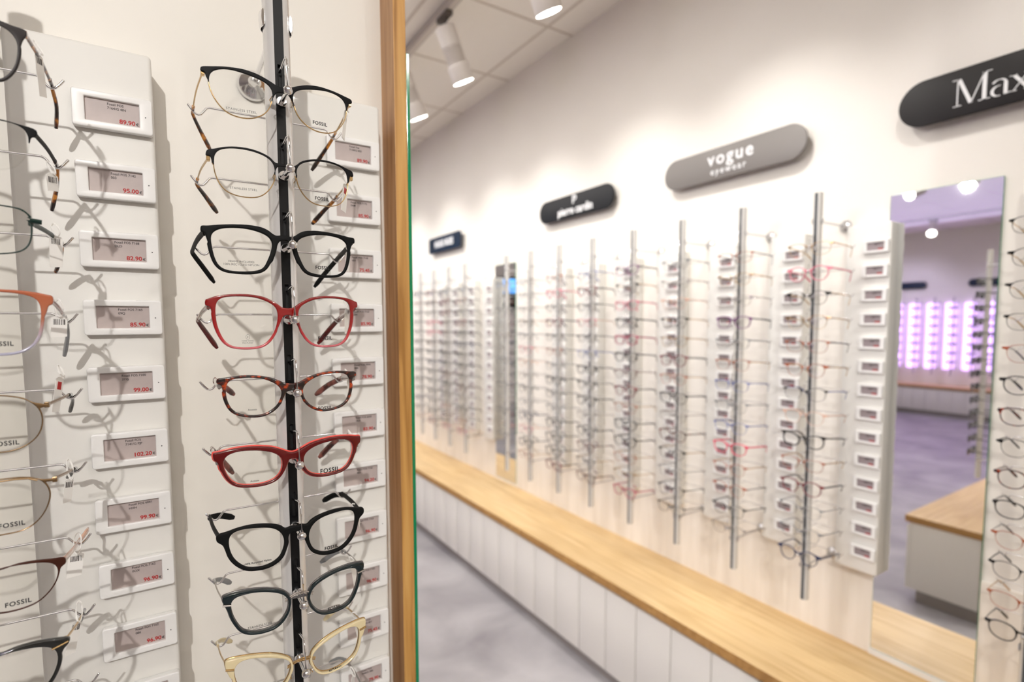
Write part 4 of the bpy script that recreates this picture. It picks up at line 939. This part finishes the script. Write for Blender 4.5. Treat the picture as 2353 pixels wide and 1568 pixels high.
def serif_letter(kind, x, h):
    """strokes of a book serif letter; returns its advance"""
    y0, y1 = -.0012, -.0002
    def para(xa, za, xb, zb, wd):
        t.add([(xa-wd/2, y0, za), (xa+wd/2, y0, za), (xb+wd/2, y0, zb), (xb-wd/2, y0, zb), (xa-wd/2, y1, za), (xa+wd/2, y1, za), (xb+wd/2, y1, zb), (xb-wd/2, y1, zb)],
              [[0, 1, 2, 3], [7, 6, 5, 4], [0, 4, 5, 1], [1, 5, 6, 2], [2, 6, 7, 3], [3, 7, 4, 0]])
    def bowl(cx, cz, rx, rz, a0, a1, wmax, n=22):
        pts = []; 
        for i in range(n+1):
            a = math.radians(a0+(a1-a0)*i/n); pts.append((a, cx+rx*math.cos(a), cz+rz*math.sin(a)))
        for (a, xa, za), (b2, xb, zb) in zip(pts, pts[1:]):
            wa = .0012+wmax*abs(math.cos(a)); wb = .0012+wmax*abs(math.cos(b2))
            ca, sa, cb, sb = math.cos(a), math.sin(a), math.cos(b2), math.sin(b2)
            q = [(xa-ca*wa/2, za-sa*wa/2), (xa+ca*wa/2, za+sa*wa/2), (xb+cb*wb/2, zb+sb*wb/2), (xb-cb*wb/2, zb-sb*wb/2)]
            t.add([(p[0], y0, p[1]) for p in q]+[(p[0], y1, p[1]) for p in q], [[3, 2, 1, 0], [4, 5, 6, 7], [0, 1, 5, 4], [1, 2, 6, 5], [2, 3, 7, 6], [3, 0, 4, 7]])
    xh = h*.57
    if kind == 'M':
        W_ = h*.94
        para(x+.004, 0, x+.004, h, .0026); para(x+W_-.006, 0, x+W_-.006, h, .0085)
        para(x+W_*.50, .001, x+.006, h, .0085); para(x+W_*.50, .001, x+W_-.007, h, .0028)
        for xx, wd in ((x+.004, .018), (x+W_-.006, .024)): para(xx, 0, xx, .0020, wd)
        para(x+.001, h-.002, x+.001, h, .018); para(x+W_-.002, h-.002, x+W_-.002, h, .020); return W_+.006
    if kind == 'a':
        bowl(x+xh*.40, xh*.30, xh*.32, xh*.31, 75, 285, .0050); para(x+xh*.74, .002, x+xh*.74, xh*.74, .0075)
        bowl(x+xh*.42, xh*.72, xh*.32, xh*.26, 0, 160, .0040); para(x+xh*.82, 0, x+xh*.82, .003, .013); return xh*.94
    if kind == 'x':
        para(x+xh*.86, 0, x+xh*.16, xh, .0085); para(x+xh*.14, 0, x+xh*.84, xh, .0026)
        for xx in (.14, .84): para(x+xh*xx, 0, x+xh*xx, .0018, .015); para(x+xh*xx, xh-.0018, x+xh*xx, xh, .015)
        return xh*1.06
    if kind == 'r':
        para(x+xh*.24, 0, x+xh*.24, xh, .0080); bowl(x+xh*.58, xh*.60, xh*.32, xh*.36, 40, 170, .0040); para(x+xh*.24, 0, x+xh*.24, .0018, .020)
        para(x+xh*.12, xh-.0018, x+xh*.12, xh, .010); return xh*.86
    return h*.35
x = -.165
for ch in 'Max Mara': x += serif_letter(ch, x, .070)
t.v = [(a, b_, c-.035) for a, b_, c in t.v]
t.obj('lettering', WHITE_T, b)
r, b = sign('navy sign above the violet strips, left of two in the mirror', 'F', 4.02, SIGNN)
r, b = sign('navy sign above the violet strips, right of two in the mirror', 'F', 2.88, SIGNN)

# ------------------------------------------------------------------ ceiling tracks and spotlights
def track(x, y0, y1, label, z=2.952):
    root = empty('lighting_track', (x, (y0+y1)/2, z)); tag(root, label, 'lighting track')
    h = (y1-y0)/2
    MBuf().box((-.018, -h, 0), (.018, h, .033)).obj('track_rail', TRACK, root, bevel=.002)
    MBuf().box((-.006, -h+.01, -.0008), (.006, h-.01, .0004)).obj('track_groove', GRID, root)
    n = int((y1-y0)/1.2)+1
    b = MBuf()
    for i in range(n):
        y = -h+.1+i*(2*h-.2)/max(n-1, 1); b.box((-.004, y-.004, .033), (.004, y+.004, ZC-z))
    b.obj('track_mount', GRID, root)
def spot_proto():
    root = empty('track_spotlight', (0, 0, 0))
    ad = MBuf().box((-.016, -.055, -.022), (.016, .055, -.0005)); ad.box((-.008, -.03, -.034), (.008, .03, -.022)); ad.obj('track_adapter', LAMPD, root, bevel=.002)
    head = MBuf(); ax = Vector((0, 0, -1))
    prof = [(.040, .0), (.048, .006), (.048, .090)]
    for i in range(7): prof += [(.048, .090+i*.011), (.041, .092+i*.011), (.041, .097+i*.011), (.048, .099+i*.011)]
    prof += [(.048, .172), (.053, .178), (.053, .246), (.051, .250), (.048, .249), (.047, .246)]
    head.lathe(prof, (0, 0, -.050), ax, 28)
    hd = autosmooth(head.obj('lamp_head', LAMPW, root), 35)
    MBuf().sweep([(0, 0, -.03), (0, 0, -.062)], .010, n=12).obj('swivel', LAMPD, root)
    le = MBuf(); le.lathe([(.0475, 0), (.0475, .002)], (0, 0, -.050-.2475), ax, 28); ls = le.obj('lamp_lens', LAMPE, hd)
    return root
SPOT = spot_proto()
def spot(x, y, target, label, watts=34, ang=58, blend=.75, col=(1, .93, .84), z=2.952, first=[True], rad=.03):
    root = SPOT if first[0] else copy_tree(SPOT); first[0] = False
    root.location = (x, y, z); tag(root, label, 'spotlight', 'ceiling track spotlights')
    d = (Vector(target)-Vector((x, y, z-.05))).normalized()
    q = Vector((0, 0, -1)).rotation_difference(d)
    M = Matrix.Translation((0, 0, -.050)) @ q.to_matrix().to_4x4() @ Matrix.Translation((0, 0, .050))
    for c in root.children:
        if c.name.startswith('lamp_head'): c.matrix_local = M
    if not watts: return root
    ld = bpy.data.lights.new('spot', 'SPOT'); ld.energy = watts; ld.color = col; ld.spot_size = math.radians(ang); ld.spot_blend = blend; ld.shadow_soft_size = rad
    lo = bpy.data.objects.new('lamp_light', ld); C.objects.link(lo); lo.parent = root
    lo.matrix_local = Matrix.Translation(d*.262+Vector((0, 0, -.05))) @ q.to_matrix().to_4x4()
    return root
track(1.15, .1, 6.9, 'ceiling lighting track parallel to the right wall')
track(-3.15, .6, 6.5, 'ceiling track of the back area, seen in the wide mirror')
track(-5.6, .6, 6.5, 'farthest ceiling track, seen in the wide mirror')
track(-.75, -3.0, .6, 'ceiling track in front of the cream wall')
track(1.15, -3.0, .0, 'ceiling track behind the viewpoint')
names = ['first', 'second', 'third', 'fourth', 'fifth', 'sixth', 'seventh', 'eighth']
WR = 11
for i, y in enumerate((.40, 1.03, 1.665, 2.355, 2.90, 3.58, 4.25, 5.0)):
    spot(1.15, y, (1.82, y+.11, 1.50), f'white track spotlight over the right wall, {names[i]} along its track', WR, 94, 1.0, (1, .975, .945), rad=.05)
for i, y in enumerate((1.35, 2.02, 2.46, 4.2, 5.4)):
    spot(-3.15, y, (1.8, (1.15, 1.7, 3.1, 4.4, 5.4)[i], 1.15), f'spotlight on the middle back track, {names[i]} along, in the mirror', 88, 42, .9, (1, .98, .955), rad=.05)
for i, y in enumerate((2.2, 3.2, 3.9, 4.8)):
    spot(-5.6, y, (-7, y+.1, 1.3) if i != 1 else (-3.3, y-.6, .8), f'spotlight on the farthest track, {names[i]} along, in the mirror', 34 if i in (0, 2) else 0, 100, .9, (.74, .66, 1))
spot(-.75, -1.95, (.04, .75, 1.05), 'main spotlight aimed at the middle rod', 124, 72, .9, (1, .97, .935), rad=.024)
spot(-.75, -.95, (1.8, .42, 1.15), 'second spotlight of the front track, aimed at the wide mirror area', 62, 40, .9, (1, .955, .90))
spot(1.15, -1.20, (.0, .75, 1.25), 'spotlight lighting the middle rod from the right', 7, 70, .9, (1, .965, .92), rad=.03)
spot(1.15, -2.30, (.2, .75, 1.0), 'rearmost spotlight of the track behind the viewpoint', 8, 60, .9, (1, .965, .92), rad=.03)

# dark screen with blue strip at the back of the shop, glimpsed in the narrow mirror
root = empty('display_screen', (-1.2, 7.985, 2.05)); tag(root, 'dark wall screen with a blue glow, glimpsed in the narrow mirror', 'screen')
MBuf().box((-1.3, -.05, -.30), (1.3, 0, .25)).obj('screen_frame', SCR_DARK, root, bevel=.005)
MBuf().box((-1.2, -.053, -.02), (1.2, -.0505, .22)).obj('screen_glow', SCR_BLUE, root)
bpy.data.scenes.remove(TS)
